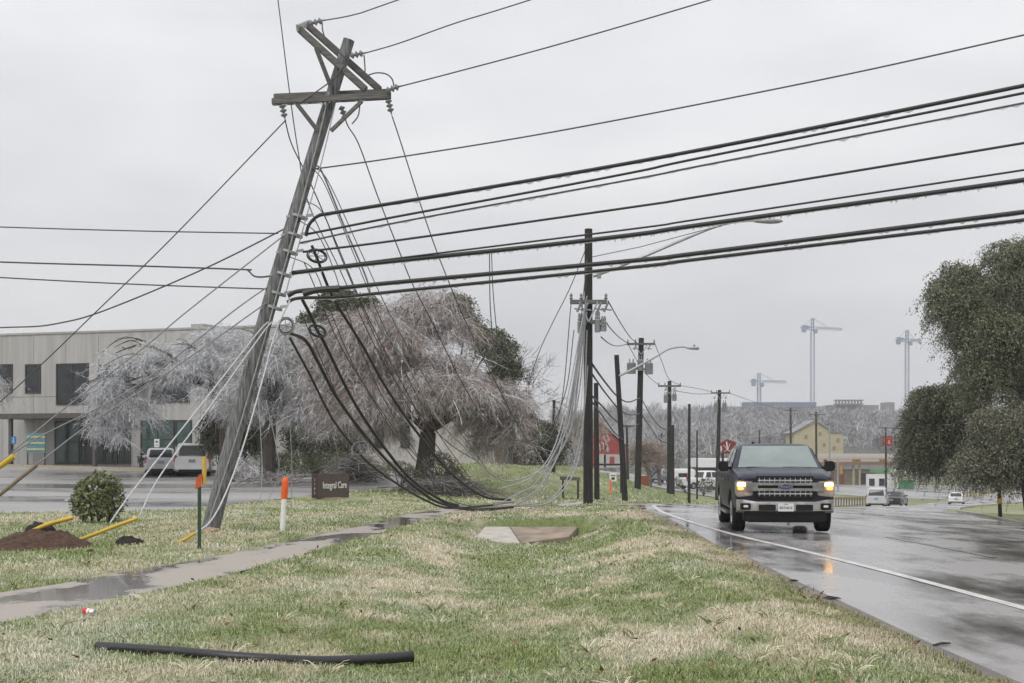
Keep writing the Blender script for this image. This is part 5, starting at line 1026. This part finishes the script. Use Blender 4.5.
for s in (-1, 1):
    for y0, y1, y0t, y1t in ((1.5, 2.62, 2.12, 2.62), (2.70, 3.62, 2.70, 3.52)):
        q = [(s*.928, y0, zb), (s*.928, y1, zb), (s*.752, y1t, zt-.02), (s*.752, y0t, zt-.02)]
        panel('side_window', q if s > 0 else [q[1], q[0], q[3], q[2]], m_glasst, truck, (.04, .04, .06, .10), .014)
    for k, (y0, y1) in enumerate(((1.52, 2.62), (2.68, 3.66))):
        dr = MB().add([(s*1.008, y0, .50), (s*1.008, y1, .50), (s*1.013, y1, .85), (s*1.008, y1, 1.14), (s*1.008, y0, 1.14), (s*1.013, y0, .85)], [(0, 1, 2, 5), (5, 2, 3, 4)]).build('door', m_navy, truck, world=False)
        MB().box((s*1.03, y1-.16, 1.03), (.035, .2, .035)).build('handle', m_chrome, dr, world=False, bevel=.01)
    mb = MB(); mb.loft([[(s*(1.05+dx), 1.58+dy, 1.32+dz) for dx, dz in ((-.06, -.10), (.10, -.11), (.15, -.05), (.15, .07), (.09, .11), (-.05, .10))] for dy in (0, .05, .14)])
    mi = mb.build('mirror', m_blackp, truck, world=False, bevel=.012); MB().bar((s*.90, 1.66, 1.27), (s*1.02, 1.62, 1.28), .09, .06).build('mirror_arm', m_blackp, mi, world=False)
    MB().box((s*.98, 2.75, .36), (.16, 2.2, .06)).build('running_board', m_chrome, truck, world=False, bevel=.02)
    for y in (.98, 4.62): wheel('wheel', (s*.85, y, .385), .385, .27, truck, s)
MB().box((0, 2.6, .42), (1.5, 4.8, .2)).build('chassis', m_blackp, truck, world=False)
MB().box((0, .06, .91), (1.16, .12, .46)).build('grille_backing', m_blackp, truck, world=False, bevel=.03)
gr = MB()
gr.box((0, -.03, .985), (1.50, .07, .055)); gr.box((0, -.03, .875), (1.50, .07, .055))
for s in (-1, 1): gr.box((s*.64, -.02, .93), (.22, .07, .17)); gr.bar((s*.55, -.02, .86), (s*.57, -.02, 1.0), .05, .05)
grille = gr.build('grille', m_chrome, truck, world=False, bevel=.012)
gb = MB()
for z in (1.055, .795): gb.box((0, -.016, z), (1.06, .02, .026))
for k in range(11):
    x = -.5+k*.1
    for z in (1.055, .795): gb.box((x, -.004, z), (.012, .008, .10))
gb.build('grille_mesh', mat('grille_mesh_metal', (.5, .5, .5), .3, metal=.8), grille, world=False)
MX = Matrix.Translation((0, 0, 0))
def oval(mb, rx, rz, c, dy): mb.prism([(rx*math.cos(a), rz*math.sin(a)) for a in np.linspace(0, 2*math.pi, 29)[:-1]], c, (1, 0, 0), (0, 0, 1), (0, 1, 0), dy)
mb = MB(); oval(mb, .142, .062, (0, -.085, .93), .05); em = mb.build('emblem', m_chrome, grille, world=False, bevel=.006)
# emblem face and script sit on the oval
mb = MB(); oval(mb, .126, .050, (0, -.091, .93), .01); mb.build('emblem_face', mat('emblem_blue', (.02, .04, .16), .3), grille, world=False)
text_part('Ford', 'emblem_script', .085, m_chrome, grille, Matrix.Translation((0, -.095, .932)) @ Matrix.Rotation(R(90), 4, 'X') @ Matrix.Shear('XY', 4, (.25, 0)), .002, sx=1.15)
m_hl = mat('headlamp_housing', (.30, .27, .23), .2, nscale=6, namt=.4); m_lit = mat('headlamp_lit', (1, .8, .55), .3, emit=(1, .60, .22), estr=11); m_amb2 = mat('amber_lamp_lit', (.8, .35, .08), .3, emit=(1, .36, .06), estr=1.6)
for s in (-1, 1):
    mb = MB(); mb.prism([(s*.63, .76), (s*.93, .72), (s*.965, .80), (s*.965, 1.04), (s*.88, 1.055), (s*.63, 1.03)], (0, -.005, 0), (1, 0, 0), (0, 0, 1), (0, 1, 0), .25)
    h = mb.build('headlight', m_hl, truck, world=False, bevel=.015)
    MB().box((s*.85, -.02, .975), (.15, .03, .075)).build('headlight_lens', m_lit, h, world=False, bevel=.012)
    MB().box((s*.865, -.018, .89), (.12, .03, .05)).build('turn_lens', m_amb2, h, world=False, bevel=.012)
    MB().box((s*.70, -.02, .925), (.09, .03, .15)).build('dark_bezel', m_blackp, h, world=False, bevel=.01)
mb = MB(); mb.loft([[(x*.955, y0, z) for y0, z in ((.14, .44), (-.06-dy, .42), (-.13-dy, .46), (-.13-dy, .58), (-.10-dy, .64+dz), (.14, .66+dz))] for x, dy, dz in ((-.99, -.14, .04), (-.86, -.03, .04), (-.60, 0, .0), (0, .02, 0), (.60, 0, .0), (.86, -.03, .04), (.99, -.14, .04))])
bp = mb.build('bumper', m_chrome, truck, world=False, smooth=True, sharp=35)
for s in (-1, 1):
    MB().box((s*.36, -.148, .525), (.33, .03, .12)).build('bumper_insert', m_blackp, bp, world=False, bevel=.01)
    fo = MB().box((s*.78, -.105, .545), (.20, .08, .13)).build('fog_lamp_bezel', m_blackp, bp, world=False, bevel=.012); MB().box((s*.775, -.148, .55), (.09, .02, .045)).build('fog_lamp', m_plate, fo, world=False, bevel=.008)
pl = MB().box((0, -.165, .53), (.305, .012, .155)).build('license_plate', m_plate, truck, world=False, bevel=.004)
RX = Matrix.Rotation(R(90), 4, 'X')
text_part('BX3·6616', 'plate_number', .072, mat('plate_ink', (.03, .035, .06), .5), pl, Matrix.Translation((0, -.1735, .522)) @ RX, .001, sx=.85)
text_part('TEXAS', 'plate_state', .026, mat('plate_ink', (.03, .035, .06), .5), pl, Matrix.Translation((0, -.1735, .588)) @ RX, .001)
MB().box((0, .13, .345), (1.62, .3, .20)).box((0, .02, .255), (1.5, .12, .05)).build('lower_valance', m_blackp, truck, world=False, bevel=.03)
for x0, x1 in ((-.64, -.06), (.10, .66)): MB().bar((x0, 1.31, 1.30), (x1, 1.335, 1.305), .03, .02).build('wiper', m_blackp, truck, world=False)
MB().box((-.40, 2.6, 1.80), (.05, .2, .07)).build('roof_antenna', m_blackp, truck, world=False, bevel=.015)
MB().box((-.58, 1.53, 1.405), (.12, .004, .07)).build('windscreen_sticker', m_plate, truck, world=False)
MB().box((0, 1.98, 1.69), (.22, .05, .06)).build('rear_view_mirror', m_blackp, truck, world=False)
# ---- other vehicles
def car(name, label, cat, kind, colr, px, D, rz, z=None, plate=True):
    Ls, W, H, zbelt, gh = {'hatch': (4.0, 1.70, 1.48, .98, (1.0, 3.9, 1.75, 3.55)), 'van': (4.9, 1.92, 1.76, 1.08, (.9, 4.75, 1.75, 4.55)), 'suv': (4.6, 1.84, 1.72, 1.04, (1.15, 4.45, 1.8, 4.2)), 'sedan': (4.6, 1.80, 1.44, .94, (1.25, 4.0, 2.05, 3.35)), 'pickup': (5.6, 1.95, 1.80, 1.12, (1.3, 3.5, 1.9, 3.2))}[kind]
    c, s = math.cos(rz), math.sin(rz); rx, ry = X_(px, D), D; ox, oy = rx+s*Ls, ry-c*Ls
    g = float(gz(rx, ry)) if z is None else z
    t = thing(name, label, cat, (ox, oy, g+.03), rz); m = mat('car_paint_%s' % '_'.join(str(int(v*100)) for v in colr), colr, .3, nscale=2, namt=.06, coat=.5); hw = W/2
    mb = MB(); rs = []
    for y, f, zb, zt in ((.0, .84, .34, .62), (.08, .93, .28, .70), (.5, .985, .24, zbelt-.14), (gh[0], 1, .22, zbelt-.03), (gh[0]+.6, 1, .22, zbelt), (Ls-.6, 1, .24, zbelt+.02), (Ls-.12, .97, .30, zbelt), (Ls, .90, .36, zbelt-.06)): rs.append(ringsec(y, hw*f, zb, zt-.1, zt, .02))
    r = .33; mb.loft(rs); cut_body(mb, 'body', m, t, [(.85, r), (Ls-.85, r)], r+.06, hw)
    mb = MB(); greenhouse(mb, gh[0], gh[1], gh[2], gh[3], zbelt-.02, H, hw*.93, hw*.78); mb.build('cabin', m, t, world=False, smooth=True, sharp=40)
    zt = H-.02
    panel('windscreen', [(-hw*.9, gh[0]-.06, zbelt), (hw*.9, gh[0]-.06, zbelt), (hw*.76, gh[2]-.05, zt), (-hw*.76, gh[2]-.05, zt)], m_glasst, t, (.06, .06, .05, .1), .03)
    panel('rear_window', [(hw*.9, gh[1]+.02, zbelt), (-hw*.9, gh[1]+.02, zbelt), (-hw*.76, gh[3]+.02, zt), (hw*.76, gh[3]+.02, zt)], m_glasst, t, (.09, .09, .05, .14), .02)
    ym = (gh[2]+gh[3])/2
    for q in (-1, 1):
        for y0, y1, a0, a1 in ((gh[0]+.15, ym-.03, gh[2]+.03, ym-.03), (ym+.03, gh[1]-.2, ym+.03, gh[3]-.12)):
            k = [(q*hw*.935, y0, zbelt), (q*hw*.935, y1, zbelt), (q*hw*.79, a1, zt-.03), (q*hw*.79, a0, zt-.03)]
            panel('side_window', k if q > 0 else [k[1], k[0], k[3], k[2]], m_glasst, t, (.05, .05, .08, .1), .012)
        for y in (.85, Ls-.85): wheel('wheel', (q*(hw-.12), y, r), r, .2, t, q)
        MB().prism([(q*hw*.98, zbelt-.30), (q*hw*.78, zbelt-.26), (q*hw*.74, zbelt-.06), (q*hw*.92, zbelt+.16 if kind != 'sedan' else zbelt-.02)], (0, Ls-.16, 0), (1, 0, 0), (0, 0, 1), (0, 1, 0), .13).build('tail_light', m_tail, t, world=False, bevel=.015)
        MB().box((q*(hw+.04), gh[0]+.45, zbelt+.07), (.18, .1, .13)).build('mirror', m, t, world=False, bevel=.02)
        MB().box((q*hw*.72, .0, .60), (.30, .12, .13)).build('headlight', m_plate, t, world=False, bevel=.02)
    MB().box((0, Ls-.01, .46), (W*.86, .12, .17)).build('rear_bumper', m, t, world=False, bevel=.03)
    MB().box((0, Ls-.0, .33), (W*.72, .10, .12)).build('bumper_valance', m_blackp, t, world=False, bevel=.02)
    if plate: MB().box((0, Ls+.015, zbelt-.24), (.34, .03, .16)).build('license_plate', mat('plate_grey', (.28, .29, .30), .4), t, world=False)
    return t
car('hatchback', 'small silver hatchback parked facing the office front', 'car', 'hatch', (.52, .53, .55), 161, 75.5, R(194))
car('minivan', 'white minivan parked right of the silver hatchback', 'minivan', 'van', (.72, .72, .71), 192, 75, R(190))
car('suv', 'silver grey estate car seen from behind at the far bend, right of the pickup', 'car', 'suv', (.50, .51, .53), 876, 124, R(162))
car('saloon_car', 'dark car partly hidden by the silver car at the far bend', 'car', 'sedan', (.03, .03, .032), 891, 129, R(156))
car('saloon_car', 'white saloon with red tail lights farthest along the curving road', 'car', 'sedan', (.70, .70, .70), 955.5, 170, R(160))
car('pickup_truck', 'small white pickup parked beyond the slim bare pole', 'pickup truck', 'pickup', (.68, .68, .68), 681, 140, R(118))
car('saloon_car', 'dim grey car under the pinkish bare trees', 'car', 'sedan', (.16, .18, .20), 654, 150, R(165))
# ---------------------------------------------------------------- things on the verge
# the brown sign
D = 45; g = gpt(X_(318.5, D), D); sg = thing('monument_sign', 'brown slab sign with white lettering on the grass beside the path', 'sign', g)
m_brn = mat('brown_sign_panel', (.085, .06, .052), .55, nscale=3, namt=.12); m_dbr = mat('dark_brown_panel', (.045, .022, .018), .5)
v = Vector((math.cos(R(58)), math.sin(R(58)), 0)); nrm = Vector((v.y, -v.x, 0)); c0 = Vector(g)+Vector((0, 0, .06)); Wd, Hd = 1.55, .78
MB().prism([(0, 0), (Wd, 0), (Wd, Hd), (0, Hd)], c0, v, (0, 0, 1), -nrm, .10).build('sign_panel', m_brn, sg, bevel=.006)
e_ = Vector((-.86, .5, 0)).normalized(); MB().prism([(0, 0), (.27, 0), (.27, Hd), (0, Hd)], c0+e_*.006, e_, (0, 0, 1), Vector((-e_.y, e_.x, 0))*-1, .10).build('end_panel', m_dbr, sg, bevel=.006)
Mf = Matrix(((v.x, 0, nrm.x, 0), (v.y, 0, nrm.y, 0), (0, 1, 0, 0), (0, 0, 0, 1)))
pos = c0+v*(Wd*.52)+Vector((0, 0, Hd*.52))+nrm*.008
text_part('Integral Care', 'lettering', .30, m_white, sg, Matrix.Translation(pos) @ Mf, .004, world=True, sx=.76)
en = Vector((e_.y, -e_.x, 0)); en = en if en.y < 0 else -en
Me = Matrix(((-e_.x, 0, en.x, 0), (-e_.y, 0, en.y, 0), (0, 1, 0, 0), (0, 0, 0, 1)))
for k, ch in enumerate('1165'): text_part(ch, 'street_number', .13, mat('faded_number_paint', (.36, .34, .32), .6), sg, Matrix.Translation(c0+e_*.14+Vector((0, 0, Hd*(.76-.18*k)))+en*.012) @ Me, .003, world=True)
mb = MB(); mb.bar(c0+e_*.35+Vector((0, -.08, -.03)), c0+v*1.05+Vector((0, -.05, -.03)), .40, .10); mb.build('stone_base', mat('pale_stone', (.40, .31, .22), .9, nscale=5, namt=.3, bump=.5), sg, bevel=.02)
# white post with an orange top
q = gpt(X_(282, 27.7), 27.7, -.05); tz = EYE-(477-YH)/F*27.7
t = thing('marker_post', 'white round marker post with a bright orange domed top', 'marker post', q); l2 = Vector((.06, 0, 1)).normalized()
h = tz-q[2]; qm = l2.to_track_quat('Z', 'Y').to_matrix()
MB().lathe([(.052, 0), (.052, h*.64)], q, qm, 14).build('post', m_white, t, smooth=True, sharp=50); MB().lathe([(.058, h*.63), (.064, h*.66), (.064, h*.93), (.055, h*.97), (.03, h)], q, qm, 14).build('cap', mat('orange_marker_plastic', (.78, .12, .015), .45), t, smooth=True, sharp=50)
# green stake with orange plate and yellow tube
D = 22.7; q = gpt(X_(199.5, D), D, -.1); t = thing('marker_stake', 'thin green steel stake with an orange plate and a yellow tube at its top', 'marker stake', q); tz = EYE-(474-YH)/F*D
mb = MB(); mb.box((q[0], q[1], (q[2]+tz)/2), (.055, .02, tz-q[2])); mb.box((q[0], q[1]+.02, (q[2]+tz)/2), (.018, .04, tz-q[2])); mb.build('stake', mat('dark_green_paint', (.02, .055, .03), .5), t)
MB().prism([(-.062, -.0), (.035, .04), (.042, .24), (-.05, .17)], (q[0], q[1]-.03, tz-.24), (1, 0, 0), (0, 0, 1), (0, 1, 0), .012).build('orange_plate', mat('faded_orange_plate', (.55, .09, .02), .5, nscale=9, namt=.3), t)
MB().lathe([(.036, 0), (.036, .42), (.03, .44)], (q[0]+.07, q[1]+.03, EYE-(484-YH)/F*D), None, 10).build('yellow_tube', mat('ochre_plastic', (.52, .33, .05), .5, namt=.12), t, smooth=True, sharp=50)
# black pipe in front
D = 10.9; pts = [(97, 648, 11.15), (130, 653, 11.05), (180, 660, 10.9), (225, 666, 10.75), (270, 666.5, 10.72), (320, 663.5, 10.8), (370, 659.5, 10.9), (413, 656, 11.0)]
pp = []
for x, y, d in pts: p = P(x, y, d); p[2] = max(p[2], float(gz(p[0], p[1]))+.065); pp.append(p)
s_ = spline(pp, 8); n = len(s_); t = thing('conduit_pipe', 'bent length of black plastic conduit lying on the grass in front', 'pipe', (pp[4][0], pp[4][1], float(gz(pp[4][0], pp[4][1]))))
m_pipe = mat('black_conduit', (.016, .016, .017), .42, nscale=60, namt=.6, bump=.1)
mb = MB(); R0 = .043; mb.tube(s_, R0, 16, cap=False); mb.tube(s_, R0*.86, 16, cap=False)
for e in (0, n-1): mb.f += [(e*16+j, e*16+(j+1) % 16, n*16+e*16+(j+1) % 16, n*16+e*16+j) for j in range(16)]
mb.build('pipe_wall', m_pipe, t, smooth=True, sharp=50)
a, b = np.array(s_[-2]), np.array(s_[-1]); MB().tube([b-(b-a)*.5, b+(b-a)*.02], R0*1.10, 16).build('end_sleeve', m_pipe, t, smooth=True, sharp=50)
# drinks can
D = 13.5; q = gpt(X_(89, D), D, .075); t = thing('drinks_can', 'crushed red and white drinks can lying in the grass by the path', 'can', q); Mc = Matrix.Rotation(R(62), 3, 'Z') @ Matrix.Rotation(R(84), 3, 'Y')
Mc = Matrix.Rotation(R(-18), 3, 'Z') @ Matrix.Rotation(R(96), 3, 'Y')
MB().lathe([(.024, -.060), (.033, -.052), (.033, -.02), (.031, .0), (.033, .03), (.033, .046)], q, Mc, 16).build('can_body', mat('red_can_paint', (.60, .03, .04), .3, namt=.1), t, smooth=True, sharp=40)
MB().lathe([(.0332, .018), (.0334, .046), (.026, .060), (.025, .056)], q, Mc, 16).build('can_end', mat('can_aluminium', (.6, .6, .6), .3, metal=.7), t, smooth=True, sharp=40)
MB().lathe([(.0334, -.012), (.0334, .010)], q, Mc, 16).build('white_band', m_white, t, smooth=True, sharp=40)
# dug earth
def mound(name, label, cx, cy, rx, ry, h, m, rough=.35, n=46, seed=1):
    mb = MB(); g = []
    for j in range(n):
        for i in range(n):
            u, v = i/(n-1)*2-1, j/(n-1)*2-1; x, y = cx+u*rx, cy+v*ry; r2 = u*u+v*v
            k = max(0, 1-r2)**.8*(1-rough+2*rough*float(fbm(x*3.1, y*3.1, seed)))+(.55*float(fbm(x*9, y*9, seed+4))-.26)*max(0, 1-r2)**.5
            mb.v.append((x, y, float(gz(x, y))-.03+h*k))
    mb.f = [(j*n+i, j*n+i+1, (j+1)*n+i+1, (j+1)*n+i) for j in range(n-1) for i in range(n-1)]
    return tag(mb.build(name, m, smooth=True, sharp=0), label, 'earth heap')
m_soil = mat('dug_soil', (.065, .034, .020), .95, nscale=14, namt=.5, bump=.9); m_clod = mat('dark_clay', (.018, .013, .011), .9, nscale=12, namt=.5, bump=.9)
mound('dirt_mound', 'broad mound of dug reddish brown soil by the yellow guards', X_(38, 23.2), 23.2, .95, 1.0, .30, m_soil)
def clod(label, px, py, D, s, seed):
    rr = random.Random(seed); bm = bmesh.new(); bmesh.ops.create_icosphere(bm, subdivisions=4, radius=s)
    for v in bm.verts:
        n_ = v.co.normalized(); k = .65+.75*float(fbm(n_.x*3+seed, n_.y*3+n_.z*2.3, seed)); v.co = Vector((n_.x*s*1.15*k, n_.y*s*k, n_.z*s*.9*k))
    me = bpy.data.meshes.new('soil_clod'); bm.to_mesh(me); bm.free(); o = link_mesh('soil_clod', me, m_clod, None, False, True, 0); o.location = P(px, py, D); return tag(o, label, 'clod')
clod('dark upright clod standing on the soil mound', 40, 533, 23.6, .19, 4); clod('wide dark clod lying on the grass between the yellow guards', 128, 546, 23.9, .17, 9); clod('small dark clod beside the wide one', 139, 544.5, 24.1, .10, 15)
rc = random.Random(12)
for k in range(12):
    px, D = 38+rc.uniform(-60, 64), 23.2+rc.uniform(-1.3, 1.0); o = clod('crumb of reddish soil scattered around the dug mound', px, YH+(EYE-.035)*F/D, D, rc.uniform(.025, .055), 40+k); o['group'] = 'soil crumbs around the mound'; o.data.materials[0] = m_soil
for k, (px, D, s) in enumerate(((212, 27.5, .10), (206, 27.2, .08), (216, 27.9, .07))):
    clod(('pale stone at the foot of the leaning pole', 'small stone in front of the leaning pole’s foot', 'smallest stone right of the leaning pole’s foot')[k], px, YH+(EYE-.03)*F/D, D, s, 20+k); o = sc.objects[-1]
for o in list(sc.objects):
    if o.name.startswith('soil_clod') and 'stone' in o['label']: o.data.materials[0] = mat('pale_rubble', (.36, .27, .19), .9, nscale=8, namt=.3, bump=.5); o.name = 'stone'; o['category'] = 'stone'
# road litter
m_litter = mat('dark_litter', (.02, .018, .016), .8)
for k, (px, py) in enumerate(((834, 600), (829, 599), (793, 582))):
    D = EYE*F/(py-YH); q = gpt(X_(px, D), D, .012); mb = MB(); rr = random.Random(k)
    mb.loft([[(q[0]+dx*.075+rr.uniform(-.01, .01), q[1]+rr.uniform(-.03, .03)+a*.03, q[2]+b*.022*(1-abs(dx))+.006) for a, b in ((-1, -.4), (-.5, 1), (.6, .9), (1, -.4))] for dx in (-1, -.4, .3, 1)])
    tag(mb.build('road_debris', m_litter), ('largest dark scrap lying on the wet road edge', 'smaller scrap touching the largest one at the road edge', 'dark scrap at the grass edge nearer the pickup')[k], 'litter', 'scraps on the road edge')
q0, q1 = gpt(X_(934, 11.6), 11.62, .012), gpt(X_(956, 11.6), 11.75, .012); tag(MB().tube([q0, (q0+q1)/2+np.array([0, .01, .006]), q1], [.010, .013, .007], 6).build('stick', m_bark, smooth=True), 'short broken stick on the road edge in the lower right', 'stick')
# ---------------------------------------------------------------- rain haze
hz = MB().box((0, 735, 46), (1900, 1530, 112)); m = bpy.data.materials.new('haze'); m.use_nodes = True; n = m.node_tree.nodes; n.remove(n['Principled BSDF'])
pv = n.new('ShaderNodeVolumePrincipled'); pv.inputs['Density'].default_value = .00045; pv.inputs['Color'].default_value = (.93, .94, .96, 1); pv.inputs['Anisotropy'].default_value = 0
m.node_tree.links.new(pv.outputs[0], n['Material Output'].inputs['Volume'])
o = hz.build('haze', m); tag(o, kind='stuff')
